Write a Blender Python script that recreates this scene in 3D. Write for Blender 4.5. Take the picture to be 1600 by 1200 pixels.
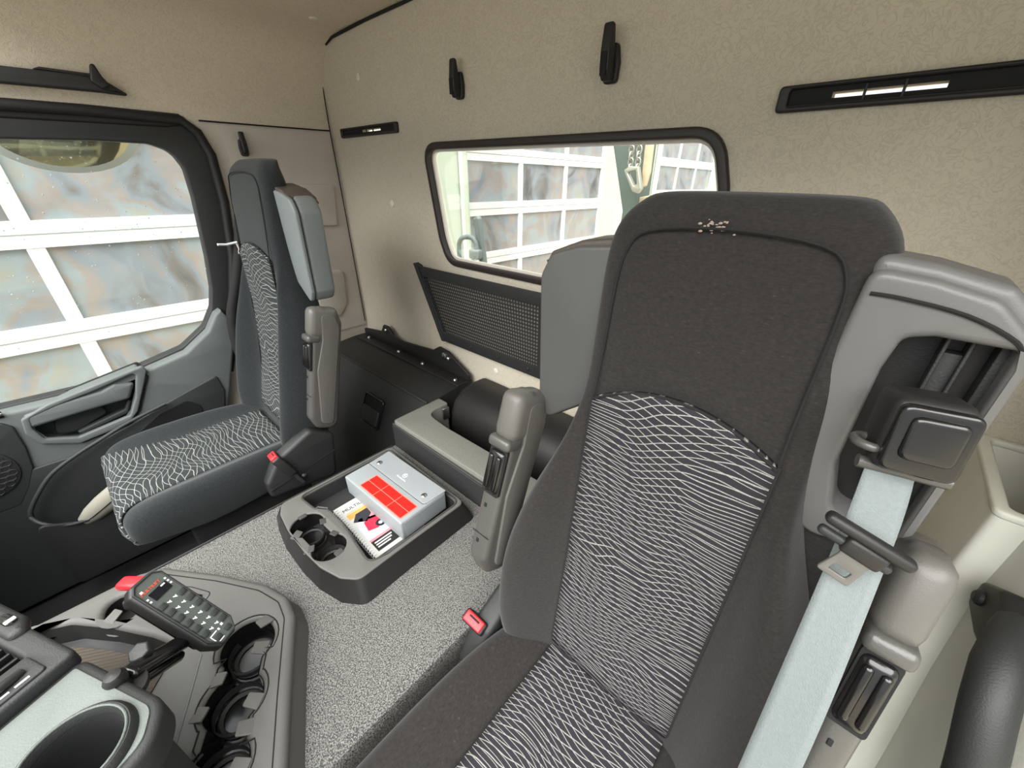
import bpy, bmesh, math, random
from mathutils import Vector, Matrix
random.seed(7)
for o in list(bpy.data.objects): bpy.data.objects.remove(o)
SC = bpy.context.scene
COL = SC.collection

# ------------------------------------------------------------------ camera, world, exposure
cam = bpy.data.cameras.new('camera')
cam.sensor_width = 36; cam.lens = 36*610/1600; cam.clip_start = .01; cam.clip_end = 200
co = bpy.data.objects.new('camera', cam); COL.objects.link(co)
PITCH = math.atan(330/610); YAW = math.radians(42.2)
co.rotation_euler = (math.pi/2-PITCH, 0, YAW)
SC.camera = co
w = bpy.data.worlds.new('overcast_sky'); SC.world = w; w.use_nodes = True
bg = w.node_tree.nodes['Background']; bg.inputs[0].default_value = (.93, .97, 1, 1); bg.inputs[1].default_value = 1.0
# overcast sky: the zenith three times as bright as the horizon
_n = w.node_tree.nodes; _l = w.node_tree.links
_tc = _n.new('ShaderNodeTexCoord'); _sp = _n.new('ShaderNodeSeparateXYZ'); _mx = _n.new('ShaderNodeMath'); _mx.operation = 'MAXIMUM'; _mx.inputs[1].default_value = 0
_ma = _n.new('ShaderNodeMath'); _ma.operation = 'MULTIPLY_ADD'; _ma.inputs[1].default_value = .8; _ma.inputs[2].default_value = .40
_l.new(_tc.outputs['Generated'], _sp.inputs[0]); _l.new(_sp.outputs[2], _mx.inputs[0]); _l.new(_mx.outputs[0], _ma.inputs[0]); _l.new(_ma.outputs[0], bg.inputs[1])
# sun behind thin cloud, ahead and to the driver's side
sl_ = bpy.data.lights.new('veiled_sun', 'SUN'); sl_.energy = 4.5; sl_.angle = math.radians(80); sl_.color = (1, .985, .95)
so_ = bpy.data.objects.new('veiled_sun', sl_); COL.objects.link(so_)
so_.rotation_euler = Vector((-.12, .52, -.85)).to_track_quat('-Z', 'Y').to_euler()
SC.view_settings.view_transform = 'Standard'; SC.view_settings.look = 'None'
SC.view_settings.gamma = 1; SC.view_settings.use_curve_mapping = False
SC.view_settings.exposure = 1.3
SC.cycles.max_bounces = 10; SC.cycles.diffuse_bounces = 6; SC.cycles.transparent_max_bounces = 12

# ------------------------------------------------------------------ materials
def lin(c):
    if isinstance(c, str):
        c = [int(c[i:i+2], 16)/255 for i in (0, 2, 4)]
    return [x/12.92 if x <= .04045 else ((x+.055)/1.055)**2.4 for x in c]
def mat(name, col, rough=.6, metal=0., bump=0., bscale=300., var=0., vscale=8., spec=.5, detail=3., sheen=0., coat=0.):
    m = bpy.data.materials.new(name); m.use_nodes = True
    nt = m.node_tree; b = nt.nodes['Principled BSDF']
    c = lin(col)
    b.inputs['Base Color'].default_value = (*c, 1)
    b.inputs['Roughness'].default_value = rough; b.inputs['Metallic'].default_value = metal
    b.inputs['Specular IOR Level'].default_value = spec
    if sheen: b.inputs['Sheen Weight'].default_value = sheen; b.inputs['Sheen Roughness'].default_value = .5
    if coat: b.inputs['Coat Weight'].default_value = coat
    tc = nt.nodes.new('ShaderNodeTexCoord')
    if bump:
        n = nt.nodes.new('ShaderNodeTexNoise'); n.inputs['Scale'].default_value = bscale; n.inputs['Detail'].default_value = detail
        bp = nt.nodes.new('ShaderNodeBump'); bp.inputs['Strength'].default_value = bump; bp.inputs['Distance'].default_value = .0015
        nt.links.new(tc.outputs['Object'], n.inputs['Vector']); nt.links.new(n.outputs['Fac'], bp.inputs['Height'])
        nt.links.new(bp.outputs[0], b.inputs['Normal'])
    if var:
        n = nt.nodes.new('ShaderNodeTexNoise'); n.inputs['Scale'].default_value = vscale; n.inputs['Detail'].default_value = 4
        r = nt.nodes.new('ShaderNodeValToRGB')
        r.color_ramp.elements[0].position = .3; r.color_ramp.elements[1].position = .7
        r.color_ramp.elements[0].color = (*[x*(1-var) for x in c], 1)
        r.color_ramp.elements[1].color = (*[min(1, x*(1+var)) for x in c], 1)
        nt.links.new(tc.outputs['Object'], n.inputs['Vector']); nt.links.new(n.outputs['Fac'], r.inputs[0])
        nt.links.new(r.outputs[0], b.inputs['Base Color'])
    return m
def nd(nt, t, **k):
    n = nt.nodes.new(t)
    for a, v in k.items(): setattr(n, a, v)
    return n
def mth(nt, op, a, b=None, c=None):
    n = nd(nt, 'ShaderNodeMath', operation=op)
    for i, v in enumerate((a, b, c)):
        if v is None: continue
        if isinstance(v, (int, float)): n.inputs[i].default_value = v
        else: nt.links.new(v, n.inputs[i])
    return n.outputs[0]
def pattern_fabric(name, base, line, freq=1.0, thin=1.0):
    # dark cloth woven with two families of pale wavering threads, in metric uv
    m = bpy.data.materials.new(name); m.use_nodes = True; nt = m.node_tree; b = nt.nodes['Principled BSDF']
    b.inputs['Roughness'].default_value = .9; b.inputs['Specular IOR Level'].default_value = .15
    uv = nd(nt, 'ShaderNodeUVMap', uv_map='UVMap'); sp = nd(nt, 'ShaderNodeSeparateXYZ'); nt.links.new(uv.outputs[0], sp.inputs[0])
    n1 = nd(nt, 'ShaderNodeTexNoise'); n1.inputs['Scale'].default_value = 5; n1.inputs['Detail'].default_value = 1.5
    n2 = nd(nt, 'ShaderNodeTexNoise'); n2.inputs['Scale'].default_value = 6; n2.inputs['Detail'].default_value = 1.5
    mp = nd(nt, 'ShaderNodeMapping'); mp.inputs['Location'].default_value = (3, 5, 2)
    nt.links.new(uv.outputs[0], n1.inputs['Vector']); nt.links.new(uv.outputs[0], mp.inputs[0]); nt.links.new(mp.outputs[0], n2.inputs['Vector'])
    out = []
    for fv, fu, nz, am, wd in ((100, 17, n1, 7.5, .085), (86, -20, n2, 7.5, .08)):
        a = mth(nt, 'MULTIPLY', sp.outputs[1], fv*freq); c = mth(nt, 'MULTIPLY_ADD', sp.outputs[0], fu*freq, a)
        d = mth(nt, 'MULTIPLY_ADD', nz.outputs['Fac'], am, c)
        f = mth(nt, 'ABSOLUTE', mth(nt, 'SUBTRACT', mth(nt, 'FRACT', d), .5))
        out.append(mth(nt, 'MULTIPLY', mth(nt, 'SUBTRACT', wd*thin, f), 1/(.06*thin)))
    mx = mth(nt, 'MAXIMUM', out[0], out[1]); cl = nd(nt, 'ShaderNodeClamp'); nt.links.new(mx, cl.inputs[0])
    nf = nd(nt, 'ShaderNodeTexNoise'); nf.inputs['Scale'].default_value = 420; nt.links.new(uv.outputs[0], nf.inputs['Vector'])
    fac = mth(nt, 'MULTIPLY', cl.outputs[0], mth(nt, 'MULTIPLY_ADD', nf.outputs['Fac'], 1.0, .25))
    mix = nd(nt, 'ShaderNodeMix', data_type='RGBA'); nt.links.new(fac, mix.inputs[0])
    mix.inputs[6].default_value = (*lin(base), 1); mix.inputs[7].default_value = (*lin(line), 1)
    nt.links.new(mix.outputs[2], b.inputs['Base Color'])
    bp = nd(nt, 'ShaderNodeBump'); bp.inputs['Strength'].default_value = .2; bp.inputs['Distance'].default_value = .0015
    nt.links.new(mth(nt, 'ADD', cl.outputs[0], nf.outputs['Fac']), bp.inputs['Height']); nt.links.new(bp.outputs[0], b.inputs['Normal'])
    return m
def glass_mat(name, tint=(1, 1, 1), refl=1.0):
    m = bpy.data.materials.new(name); m.use_nodes = True; nt = m.node_tree
    nt.nodes.remove(nt.nodes['Principled BSDF']); out = nt.nodes['Material Output']
    t = nd(nt, 'ShaderNodeBsdfTransparent'); t.inputs[0].default_value = (*tint, 1)
    g = nd(nt, 'ShaderNodeBsdfGlossy'); g.inputs['Roughness'].default_value = .02
    fr = nd(nt, 'ShaderNodeFresnel'); fr.inputs[0].default_value = 1.45
    mx = nd(nt, 'ShaderNodeMixShader'); nt.links.new(mth(nt, 'MULTIPLY', fr.outputs[0], refl), mx.inputs[0])
    nt.links.new(t.outputs[0], mx.inputs[1]); nt.links.new(g.outputs[0], mx.inputs[2]); nt.links.new(mx.outputs[0], out.inputs[0])
    return m
def headliner_mat(name, col):
    # felt cloth with an embossed squiggle pattern
    m = bpy.data.materials.new(name); m.use_nodes = True; nt = m.node_tree; b = nt.nodes['Principled BSDF']
    b.inputs['Roughness'].default_value = .95; b.inputs['Specular IOR Level'].default_value = .1
    tc = nd(nt, 'ShaderNodeTexCoord')
    n1 = nd(nt, 'ShaderNodeTexNoise'); n1.inputs['Scale'].default_value = 42; n1.inputs['Detail'].default_value = 2; n1.inputs['Distortion'].default_value = 2.5
    n2 = nd(nt, 'ShaderNodeTexNoise'); n2.inputs['Scale'].default_value = 420
    n3 = nd(nt, 'ShaderNodeTexNoise'); n3.inputs['Scale'].default_value = 3
    for n in (n1, n2, n3): nt.links.new(tc.outputs['Object'], n.inputs['Vector'])
    band = mth(nt, 'ABSOLUTE', mth(nt, 'SUBTRACT', n1.outputs['Fac'], .5))
    sq = nd(nt, 'ShaderNodeMapRange'); sq.inputs[1].default_value = .0; sq.inputs[2].default_value = .06; nt.links.new(band, sq.inputs[0])
    v = mth(nt, 'MULTIPLY_ADD', sq.outputs[0], .13, mth(nt, 'MULTIPLY_ADD', n2.outputs['Fac'], .16, mth(nt, 'MULTIPLY_ADD', n3.outputs['Fac'], .10, .70)))
    mix = nd(nt, 'ShaderNodeMix', data_type='RGBA', blend_type='MULTIPLY'); mix.inputs[0].default_value = 1
    mix.inputs[6].default_value = (*lin(col), 1)
    cmb = nd(nt, 'ShaderNodeCombineColor'); [nt.links.new(v, cmb.inputs[i]) for i in range(3)]
    nt.links.new(cmb.outputs[0], mix.inputs[7]); nt.links.new(mix.outputs[2], b.inputs['Base Color'])
    bp = nd(nt, 'ShaderNodeBump'); bp.inputs['Strength'].default_value = .3; bp.inputs['Distance'].default_value = .002
    nt.links.new(mth(nt, 'ADD', sq.outputs[0], n2.outputs['Fac']), bp.inputs['Height']); nt.links.new(bp.outputs[0], b.inputs['Normal'])
    return m
def pebble_mat(name, dark, light, scale):
    m = bpy.data.materials.new(name); m.use_nodes = True; nt = m.node_tree; b = nt.nodes['Principled BSDF']
    b.inputs['Roughness'].default_value = .62; b.inputs['Specular IOR Level'].default_value = .4
    tc = nd(nt, 'ShaderNodeTexCoord')
    v = nd(nt, 'ShaderNodeTexVoronoi'); v.inputs['Scale'].default_value = scale
    n = nd(nt, 'ShaderNodeTexNoise'); n.inputs['Scale'].default_value = scale*.9; n.inputs['Detail'].default_value = 3
    nt.links.new(tc.outputs['Object'], v.inputs['Vector']); nt.links.new(tc.outputs['Object'], n.inputs['Vector'])
    f = mth(nt, 'MULTIPLY_ADD', v.outputs['Distance'], -.7, mth(nt, 'MULTIPLY_ADD', n.outputs['Fac'], .8, .35))
    r = nd(nt, 'ShaderNodeValToRGB'); r.color_ramp.elements[0].position = .25; r.color_ramp.elements[1].position = .75
    r.color_ramp.elements[0].color = (*lin(dark), 1); r.color_ramp.elements[1].color = (*lin(light), 1)
    nt.links.new(f, r.inputs[0]); nt.links.new(r.outputs[0], b.inputs['Base Color'])
    bp = nd(nt, 'ShaderNodeBump'); bp.inputs['Strength'].default_value = .6; bp.inputs['Distance'].default_value = .002
    nt.links.new(f, bp.inputs['Height']); nt.links.new(bp.outputs[0], b.inputs['Normal'])
    return m
def fabric_mat(name, col, fleck):
    m = bpy.data.materials.new(name); m.use_nodes = True; nt = m.node_tree; b = nt.nodes['Principled BSDF']
    b.inputs['Roughness'].default_value = .95; b.inputs['Specular IOR Level'].default_value = .1
    b.inputs['Sheen Weight'].default_value = .15
    tc = nd(nt, 'ShaderNodeTexCoord')
    mp = nd(nt, 'ShaderNodeMapping'); mp.inputs['Scale'].default_value = (160, 160, 700); nt.links.new(tc.outputs['Object'], mp.inputs[0])
    n = nd(nt, 'ShaderNodeTexNoise'); n.inputs['Scale'].default_value = 1; n.inputs['Detail'].default_value = 4; nt.links.new(mp.outputs[0], n.inputs['Vector'])
    n2 = nd(nt, 'ShaderNodeTexNoise'); n2.inputs['Scale'].default_value = 260; n2.inputs['Detail'].default_value = 2; nt.links.new(tc.outputs['Object'], n2.inputs['Vector'])
    r = nd(nt, 'ShaderNodeValToRGB'); e = r.color_ramp.elements
    c = lin(col); e[0].position = .3; e[1].position = .68
    e[0].color = (*[x*.75 for x in c], 1); e[1].color = (*[x*1.3 for x in c], 1)
    f = e.new(.80); f.color = (*lin(fleck), 1)
    nt.links.new(mth(nt, 'MULTIPLY_ADD', n.outputs['Fac'], .6, mth(nt, 'MULTIPLY', n2.outputs['Fac'], .45)), r.inputs[0])
    nt.links.new(r.outputs[0], b.inputs['Base Color'])
    bp = nd(nt, 'ShaderNodeBump'); bp.inputs['Strength'].default_value = .4; bp.inputs['Distance'].default_value = .001
    nt.links.new(n.outputs['Fac'], bp.inputs['Height']); nt.links.new(bp.outputs[0], b.inputs['Normal'])
    return m
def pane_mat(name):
    # workshop glazing: glossy, slightly buckled, mottled tint per pane paints in blurred vehicle reflections
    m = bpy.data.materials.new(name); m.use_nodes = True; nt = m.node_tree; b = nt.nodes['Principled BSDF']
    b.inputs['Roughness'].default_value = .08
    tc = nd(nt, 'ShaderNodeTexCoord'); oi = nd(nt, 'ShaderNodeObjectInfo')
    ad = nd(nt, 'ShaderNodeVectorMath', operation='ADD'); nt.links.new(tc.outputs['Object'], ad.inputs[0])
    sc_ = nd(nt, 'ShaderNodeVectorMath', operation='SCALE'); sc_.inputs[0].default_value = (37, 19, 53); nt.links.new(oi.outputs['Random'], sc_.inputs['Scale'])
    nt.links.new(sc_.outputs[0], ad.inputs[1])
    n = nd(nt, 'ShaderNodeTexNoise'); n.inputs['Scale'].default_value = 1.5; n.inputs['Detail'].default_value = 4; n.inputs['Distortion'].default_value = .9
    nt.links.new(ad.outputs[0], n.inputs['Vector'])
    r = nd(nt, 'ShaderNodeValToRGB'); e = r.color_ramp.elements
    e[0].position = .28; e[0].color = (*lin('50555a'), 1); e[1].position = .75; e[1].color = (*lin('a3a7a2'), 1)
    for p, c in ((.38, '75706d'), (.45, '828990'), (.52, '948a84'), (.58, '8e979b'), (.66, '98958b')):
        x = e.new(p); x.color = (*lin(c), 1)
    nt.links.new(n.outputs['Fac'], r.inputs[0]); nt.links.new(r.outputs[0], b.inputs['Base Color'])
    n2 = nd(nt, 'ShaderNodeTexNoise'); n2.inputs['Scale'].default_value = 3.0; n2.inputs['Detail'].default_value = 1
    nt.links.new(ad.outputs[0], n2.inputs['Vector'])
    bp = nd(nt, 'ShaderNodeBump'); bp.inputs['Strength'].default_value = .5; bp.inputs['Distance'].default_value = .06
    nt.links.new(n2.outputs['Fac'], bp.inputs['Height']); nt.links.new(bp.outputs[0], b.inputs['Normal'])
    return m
def ribbed_mat(name, col, freq, ang=0.):
    m = mat(name, col, .8); nt = m.node_tree; b = nt.nodes['Principled BSDF']
    tc = nd(nt, 'ShaderNodeTexCoord'); mp = nd(nt, 'ShaderNodeMapping'); mp.inputs['Rotation'].default_value = (0, 0, ang)
    wv = nd(nt, 'ShaderNodeTexWave'); wv.inputs['Scale'].default_value = freq
    nt.links.new(tc.outputs['Object'], mp.inputs[0]); nt.links.new(mp.outputs[0], wv.inputs['Vector'])
    bp = nd(nt, 'ShaderNodeBump'); bp.inputs['Strength'].default_value = .7; bp.inputs['Distance'].default_value = .002
    nt.links.new(wv.outputs['Fac'], bp.inputs['Height']); nt.links.new(bp.outputs[0], b.inputs['Normal'])
    return m

M = dict(
    liner=headliner_mat('headliner_felt', 'd4cab8'),
    rear=headliner_mat('rear_wall_felt', 'c8bfae'),
    trim=mat('pillar_trim_beige', 'c2bab0', .7, bump=.2, bscale=250, var=.05),
    pillar=mat('pillar_plastic_grey_green', 'd2d2c6', .6, bump=.25, bscale=300, var=.04),
    black=mat('black_plastic', '1c1b1b', .5, bump=.15, bscale=400),
    blackg=mat('black_gloss_plastic', '151414', .2, spec=.6),
    rubber=mat('black_rubber', '141313', .65),
    rubberb=mat('window_rubber', '2a2421', .5),
    dark=mat('charcoal_plastic', '242525', .55, bump=.3, bscale=500),
    darker=mat('dark_plastic', '262727', .6, bump=.25, bscale=500),
    door=mat('door_plastic_grey', '626766', .6, bump=.3, bscale=450, var=.05),
    doord=mat('door_plastic_dark', '303232', .6, bump=.3, bscale=450),
    grey=mat('grey_plastic', '3c3b39', .6, bump=.4, bscale=450, var=.05),
    console=mat('console_plastic', '5a5956', .55, bump=.3, bscale=500),
    tunnel=pebble_mat('pebbled_tunnel_vinyl', '3a3a39', '95948f', 420),
    shelf=pebble_mat('grained_shelf_vinyl', '6c6c66', '86867d', 550),
    floor=mat('black_floor_mat', '0b0b0b', .8),
    fab=fabric_mat('dark_seat_cloth', '282625', '4a4846'),
    fabp=fabric_mat('dark_seat_cloth_cool', '26292a', '464a4a'),
    pat=pattern_fabric('patterned_seat_cloth', '2b2a2e', 'a5a29e'), patp=pattern_fabric('patterned_seat_cloth_wide', '303435', 'aeada8', .66, .62),
    leather=mat('dark_grey_leatherette', '605f5e', .38, bump=.12, bscale=700),
    leatheri=mat('shaded_leatherette', '4c4c4b', .45, bump=.12, bscale=700),  # same leatherette as the outboard wing, darkened for the less lit inboard side
    leatherg=mat('grey_leatherette', '6e7474', .5, bump=.35, bscale=420),
    leatherb=mat('brown_grey_leatherette', '4a433e', .4, bump=.35, bscale=420),
    seam=mat('seam_thread', '151515', .9),
    arm=mat('armrest_plastic', '4a4946', .34, bump=.2, bscale=350, spec=.6),
    armt=mat('armrest_soft_pad', '5a5854', .42, bump=.18, bscale=600),
    belt=mat('grey_belt_webbing', '727979', .7, bump=.5, bscale=900, var=.05, vscale=300),
    beltd=mat('black_belt_webbing', '111111', .8),
    tongue=mat('dark_tongue_metal', '5c5a57', .35, spec=.7),
    steel=mat('steel', 'b8b8b6', .3, metal=1),
    red=mat('red_plastic', 'd8242c', .4),
    redl=mat('red_label', 'd81a12', .5),
    pink=mat('pale_red_line', 'f47a6c', .5),
    case=mat('silver_grey_case', '8a8f91', .5, var=.04, vscale=14, bump=.1, bscale=500),
    paper=mat('white_paper', 'b8b8b4', .7),
    white=mat('white_print', 'f0f0f0', .6),
    palew=mat('pale_cap', 'd8d0c4', .6),
    orange=mat('orange_print', 'e8934e', .6), navy=mat('navy_print', '23252c', .6), snow=mat('snow_print', 'b9c0d6', .6),
    truckred=mat('red_print', 'd2213c', .6), skin=mat('salmon_print', 'e6a58c', .6), ink=mat('black_print', '161414', .6), pinkp=mat('pink_print', 'e27c86', .6),
    alu=mat('light_panel_plastic', '646a66', .6, bump=.35, bscale=500, var=.05),
    screen=mat('display_glass', '15161c', .1), remote=mat('remote_face', '4b514d', .5), key=mat('rubber_key', '2c2f2d', .6),
    orangel=mat('orange_red_print', 'd8512f', .6),
    facade=mat('pale_green_wall', 'bcc4b2', .8, var=.03, vscale=2), doorw=mat('white_door_frame', 'd6d8d4', .5, var=.02),
    doorj=mat('grey_joint', '8d918e', .6), pane=pane_mat('reflection_tinted_pane'),
    ground=mat('yard_paving', 'a39a86', .9, var=.12, vscale=6), mast=mat('green_grey_paint', '4c5852', .6, bump=.3, bscale=60, var=.1),
    tan=mat('tan_strap', 'b7a68a', .8, var=.1, vscale=30), chain=mat('galvanised_chain', 'a8a79c', .4, metal=.7),
    greym=mat('grey_painted_metal', '7b8583', .5), mirror=mat('mirror_glass', 'd9d0a8', .05, metal=1), mirb=mat('mirror_rim', 'a9adab', .5),
    glass=glass_mat('side_glass', (.96, .985, .97), .6), glassr=glass_mat('rear_glass', (.97, .985, .975), .35),
    drop=mat('rain_drop', 'e6ecef', .1), bag=mat('beige_grey_pouch', '9a978a', .7, bump=.2, bscale=80),
    brown=mat('brown_inside', '7a5a46', .8), hole=mat('dark_recess', '0a0a0a', .8), mat_=ribbed_mat('ribbed_mat', '4a4238', 42, .6),
    hood=mat('fold_shadow_trim', 'a29e92', .6, bump=.2, bscale=300),
)

# ------------------------------------------------------------------ object helpers
WL = {}
def smooth(me, ang=38):
    for p in me.polygons: p.use_smooth = True
    try: me.set_sharp_from_angle(angle=math.radians(ang))
    except Exception: pass
def link(name, me, m, parent=None, ang=38, kind=None):
    n = len(me.vertices)
    lo = [min(v.co[i] for v in me.vertices) for i in range(3)]; hi = [max(v.co[i] for v in me.vertices) for i in range(3)]
    c = Vector([(lo[i]+hi[i])/2 for i in range(3)])
    if parent is None: c.z = lo[2]
    me.transform(Matrix.Translation(-c))
    if ang: smooth(me, ang)
    o = bpy.data.objects.new(name, me); COL.objects.link(o); o.location = c
    for x in (m if isinstance(m, (list, tuple)) else [m]): me.materials.append(x)
    me.name = name
    WL[o.name] = c
    if parent is not None:
        o.parent = parent; o.matrix_parent_inverse = Matrix.Translation(-WL[parent.name])
    if kind: o['kind'] = kind
    return o
def empty(name, loc):
    o = bpy.data.objects.new(name, None); COL.objects.link(o); o.location = loc; o.empty_display_size = .05
    WL[o.name] = Vector(loc); return o
def tag(o, label=None, cat=None, group=None, kind=None):
    if label: o['label'] = label
    if cat: o['category'] = cat
    if group: o['group'] = group
    if kind: o['kind'] = kind
    return o
def bm_me(bm):
    bmesh.ops.recalc_face_normals(bm, faces=bm.faces)
    me = bpy.data.meshes.new('m'); bm.to_mesh(me); bm.free(); return me
def frame(o, x, y, z=None):
    # matrix with local axes x,y,(z) at origin o
    x = Vector(x).normalized(); y = Vector(y); y = (y-x*y.dot(x)).normalized(); z = x.cross(y)
    m = Matrix((x, y, z)).transposed().to_4x4(); m.translation = Vector(o); return m
MYZ = lambda x: Matrix(((0, 0, 1, x), (1, 0, 0, 0), (0, 1, 0, 0), (0, 0, 0, 1)))      # local (a,b,c) -> (x+c, a, b)
MXZ = lambda y: Matrix(((1, 0, 0, 0), (0, 0, 1, y), (0, 1, 0, 0), (0, 0, 0, 1)))      # local (a,b,c) -> (a, y+c, b)
MXY = lambda z: Matrix.Translation((0, 0, z))
def roundp(pts, r, n=5):
    out = []; N = len(pts)
    for i, p in enumerate(pts):
        rr = r[i] if isinstance(r, (list, tuple)) else r
        p = Vector(p[:2]); a = Vector(pts[i-1][:2]); b = Vector(pts[(i+1) % N][:2])
        d1 = (a-p); d2 = (b-p); l1 = d1.length; l2 = d2.length
        if rr <= 0 or l1 < 1e-6 or l2 < 1e-6: out.append(tuple(p)); continue
        d1 /= l1; d2 /= l2; ang = d1.angle(d2)
        if ang > 3.1: out.append(tuple(p)); continue
        t = min(rr/math.tan(ang/2), l1*.48, l2*.48)
        s = p+d1*t; e = p+d2*t
        for k in range(n+1):
            u = k/n; out.append(tuple(s*(1-u)**2+p*2*u*(1-u)+e*u*u))
    return out
def circ(cx, cy, r, n=24, ry=None):
    return [(cx+r*math.cos(2*math.pi*k/n), cy+(ry or r)*math.sin(2*math.pi*k/n)) for k in range(n)]
def prism_me(outline, h, mx, holes=(), bev=0., res=2):
    cu = bpy.data.curves.new('c', 'CURVE'); cu.dimensions = '2D'; cu.fill_mode = 'BOTH'
    for pts in [outline, *holes]:
        s = cu.splines.new('POLY'); s.points.add(len(pts)-1); s.use_cyclic_u = True
        for p, q in zip(s.points, pts): p.co = (q[0], q[1], 0, 1)
    bev = min(bev, h*.49)
    cu.extrude = h/2-bev; cu.bevel_depth = bev; cu.bevel_resolution = res; cu.offset = -bev
    ob = bpy.data.objects.new('tmp', cu); COL.objects.link(ob)
    dg = bpy.context.evaluated_depsgraph_get()
    me = bpy.data.meshes.new_from_object(ob.evaluated_get(dg))
    bpy.data.objects.remove(ob); bpy.data.curves.remove(cu)
    me.materials.clear()
    me.transform(Matrix.Translation((0, 0, h/2)))
    me.transform(mx)
    bm = bmesh.new(); bm.from_mesh(me); bmesh.ops.remove_doubles(bm, verts=bm.verts, dist=1e-6)
    bpy.data.meshes.remove(me); return bm_me(bm)
def prism(name, outline, h, mx, m, parent=None, holes=(), bev=0., ang=38, res=2, kind=None):
    return link(name, prism_me(outline, h, mx, holes, bev, res), m, parent, ang, kind)
def rbox_me(size, bev, mx, seg=3):
    bm = bmesh.new(); bmesh.ops.create_cube(bm, size=1)
    for v in bm.verts: v.co = Vector((v.co.x*size[0], v.co.y*size[1], v.co.z*size[2]))
    if bev: bmesh.ops.bevel(bm, geom=bm.edges[:], offset=min(bev, min(size)*.49), segments=seg, profile=.5, affect='EDGES')
    bm.transform(mx); return bm_me(bm)
def rbox(name, size, bev, mx, m, parent=None, ang=38, seg=3):
    if not isinstance(mx, Matrix): mx = Matrix.Translation(mx)
    return link(name, rbox_me(size, bev, mx, seg), m, parent, ang)
def box(name, lo, hi, bev, m, parent=None):
    return rbox(name, [hi[i]-lo[i] for i in range(3)], bev, [(hi[i]+lo[i])/2 for i in range(3)], m, parent)
def loft_bm(loops, closed=True, cap=True, bm=None):
    bm = bm or bmesh.new(); L = []
    for lp in loops: L.append([bm.verts.new(p) for p in lp])
    n = len(loops[0])
    for a, b in zip(L, L[1:]):
        for i in range(n if closed else n-1):
            j = (i+1) % n; bm.faces.new((a[i], a[j], b[j], b[i]))
    if cap and closed:
        bm.faces.new(L[0][::-1]); bm.faces.new(L[-1])
    return bm
def loft(name, loops, m, parent=None, closed=True, cap=True, ang=38, sub=0):
    o = link(name, bm_me(loft_bm(loops, closed, cap)), m, parent, ang)
    if sub:
        s = o.modifiers.new('sub', 'SUBSURF'); s.levels = sub; s.render_levels = sub
    return o
def tube_bm(pts, r, n=8, bm=None, closed=False, flat=None):
    pts = [Vector(p) for p in pts]; N = len(pts); loops = []
    up = Vector((0.13, .21, .97)).normalized(); prev = None
    for i, p in enumerate(pts):
        t = (pts[(i+1) % N]-pts[i-1]) if closed else (pts[min(i+1, N-1)]-pts[max(i-1, 0)])
        t.normalize()
        a = prev if prev is not None else t.cross(up if abs(t.dot(up)) < .95 else Vector((1, 0, 0)))
        a = (a-t*a.dot(t)).normalized(); prev = a; b = t.cross(a)
        rr = r[i] if isinstance(r, (list, tuple)) else r
        loops.append([p+(a*math.cos(2*math.pi*k/n)+b*math.sin(2*math.pi*k/n))*rr for k in range(n)])
    if closed: loops.append(loops[0])
    bm = loft_bm(loops, True, not closed, bm)
    if closed: bmesh.ops.remove_doubles(bm, verts=bm.verts, dist=1e-6)
    return bm
def tube(name, pts, r, m, parent=None, n=8, closed=False):
    return link(name, bm_me(tube_bm(pts, r, n, None, closed)), m, parent, 60)
def arc3(pts, n=6):
    # Catmull-Rom through points
    P = [Vector(p) for p in pts]; out = []
    for i in range(len(P)-1):
        a, b, c, d = P[max(i-1, 0)], P[i], P[i+1], P[min(i+2, len(P)-1)]
        for k in range(n):
            t = k/n; out.append(.5*((2*b)+(c-a)*t+(2*a-5*b+4*c-d)*t*t+(3*b-a-3*c+d)*t**3))
    out.append(P[-1]); return out
def lathe_me(prof, mx, n=24, cap=True):
    return bm_me(tube_dummy(prof, n, mx, cap))
def tube_dummy(prof, n, mx, cap=True):
    loops = [[mx @ Vector((r*math.cos(2*math.pi*k/n), r*math.sin(2*math.pi*k/n), z)) for k in range(n)] for r, z in prof]
    bm = loft_bm(loops, True, cap); return bm
def lathe(name, prof, mx, m, parent=None, n=24, cap=True):
    if not isinstance(mx, Matrix): mx = Matrix.Translation(mx)
    return link(name, lathe_me([(max(r, 1e-4), z) for r, z in prof], mx, n, cap), m, parent)
def cup(name, outline, z0, z1, m, parent, taper=.85, th=None):
    # open well: wall down from outline at z0 to z1 with a floor
    c = Vector((sum(p[0] for p in outline)/len(outline), sum(p[1] for p in outline)/len(outline)))
    def sc(k, z): return [(c.x+(p[0]-c.x)*k, c.y+(p[1]-c.y)*k, z) for p in outline]
    z = lambda t: z0+(z1-z0)*t
    loops = [sc(1.001, z0), sc((1+taper)/2, z(.5)), sc(taper, z(.97)), sc(taper*.96, z1), sc(taper*.5, z1)]
    bm = loft_bm(loops, True, False); bm.verts.ensure_lookup_table()
    n = len(outline); bm.faces.new(bm.verts[-n:])
    return link(name, bm_me(bm), m, parent)
def skirt(name, top, z0, bot, z1, m, parent=None, cap=True):
    return loft(name, [[(*p, z1) for p in bot], [(*p, z0) for p in top]], m, parent, cap=cap)
def flats(name, polys, mx, parent, h=.0004):
    # flat print: several coloured patches as one thin mesh
    mats = []; bm = bmesh.new()
    for pts, m, *lv in polys:
        if m not in mats: mats.append(m)
        z = h*(1+(lv[0] if lv else 0))
        f = bm.faces.new([bm.verts.new((x, y, z)) for x, y in pts]); f.material_index = mats.index(m)
    bm.transform(mx); me = bpy.data.meshes.new('m'); bm.to_mesh(me); bm.free()
    o = link(name, me, mats, parent, None, 'stuff' if len(polys) > 1 else None); return o
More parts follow.
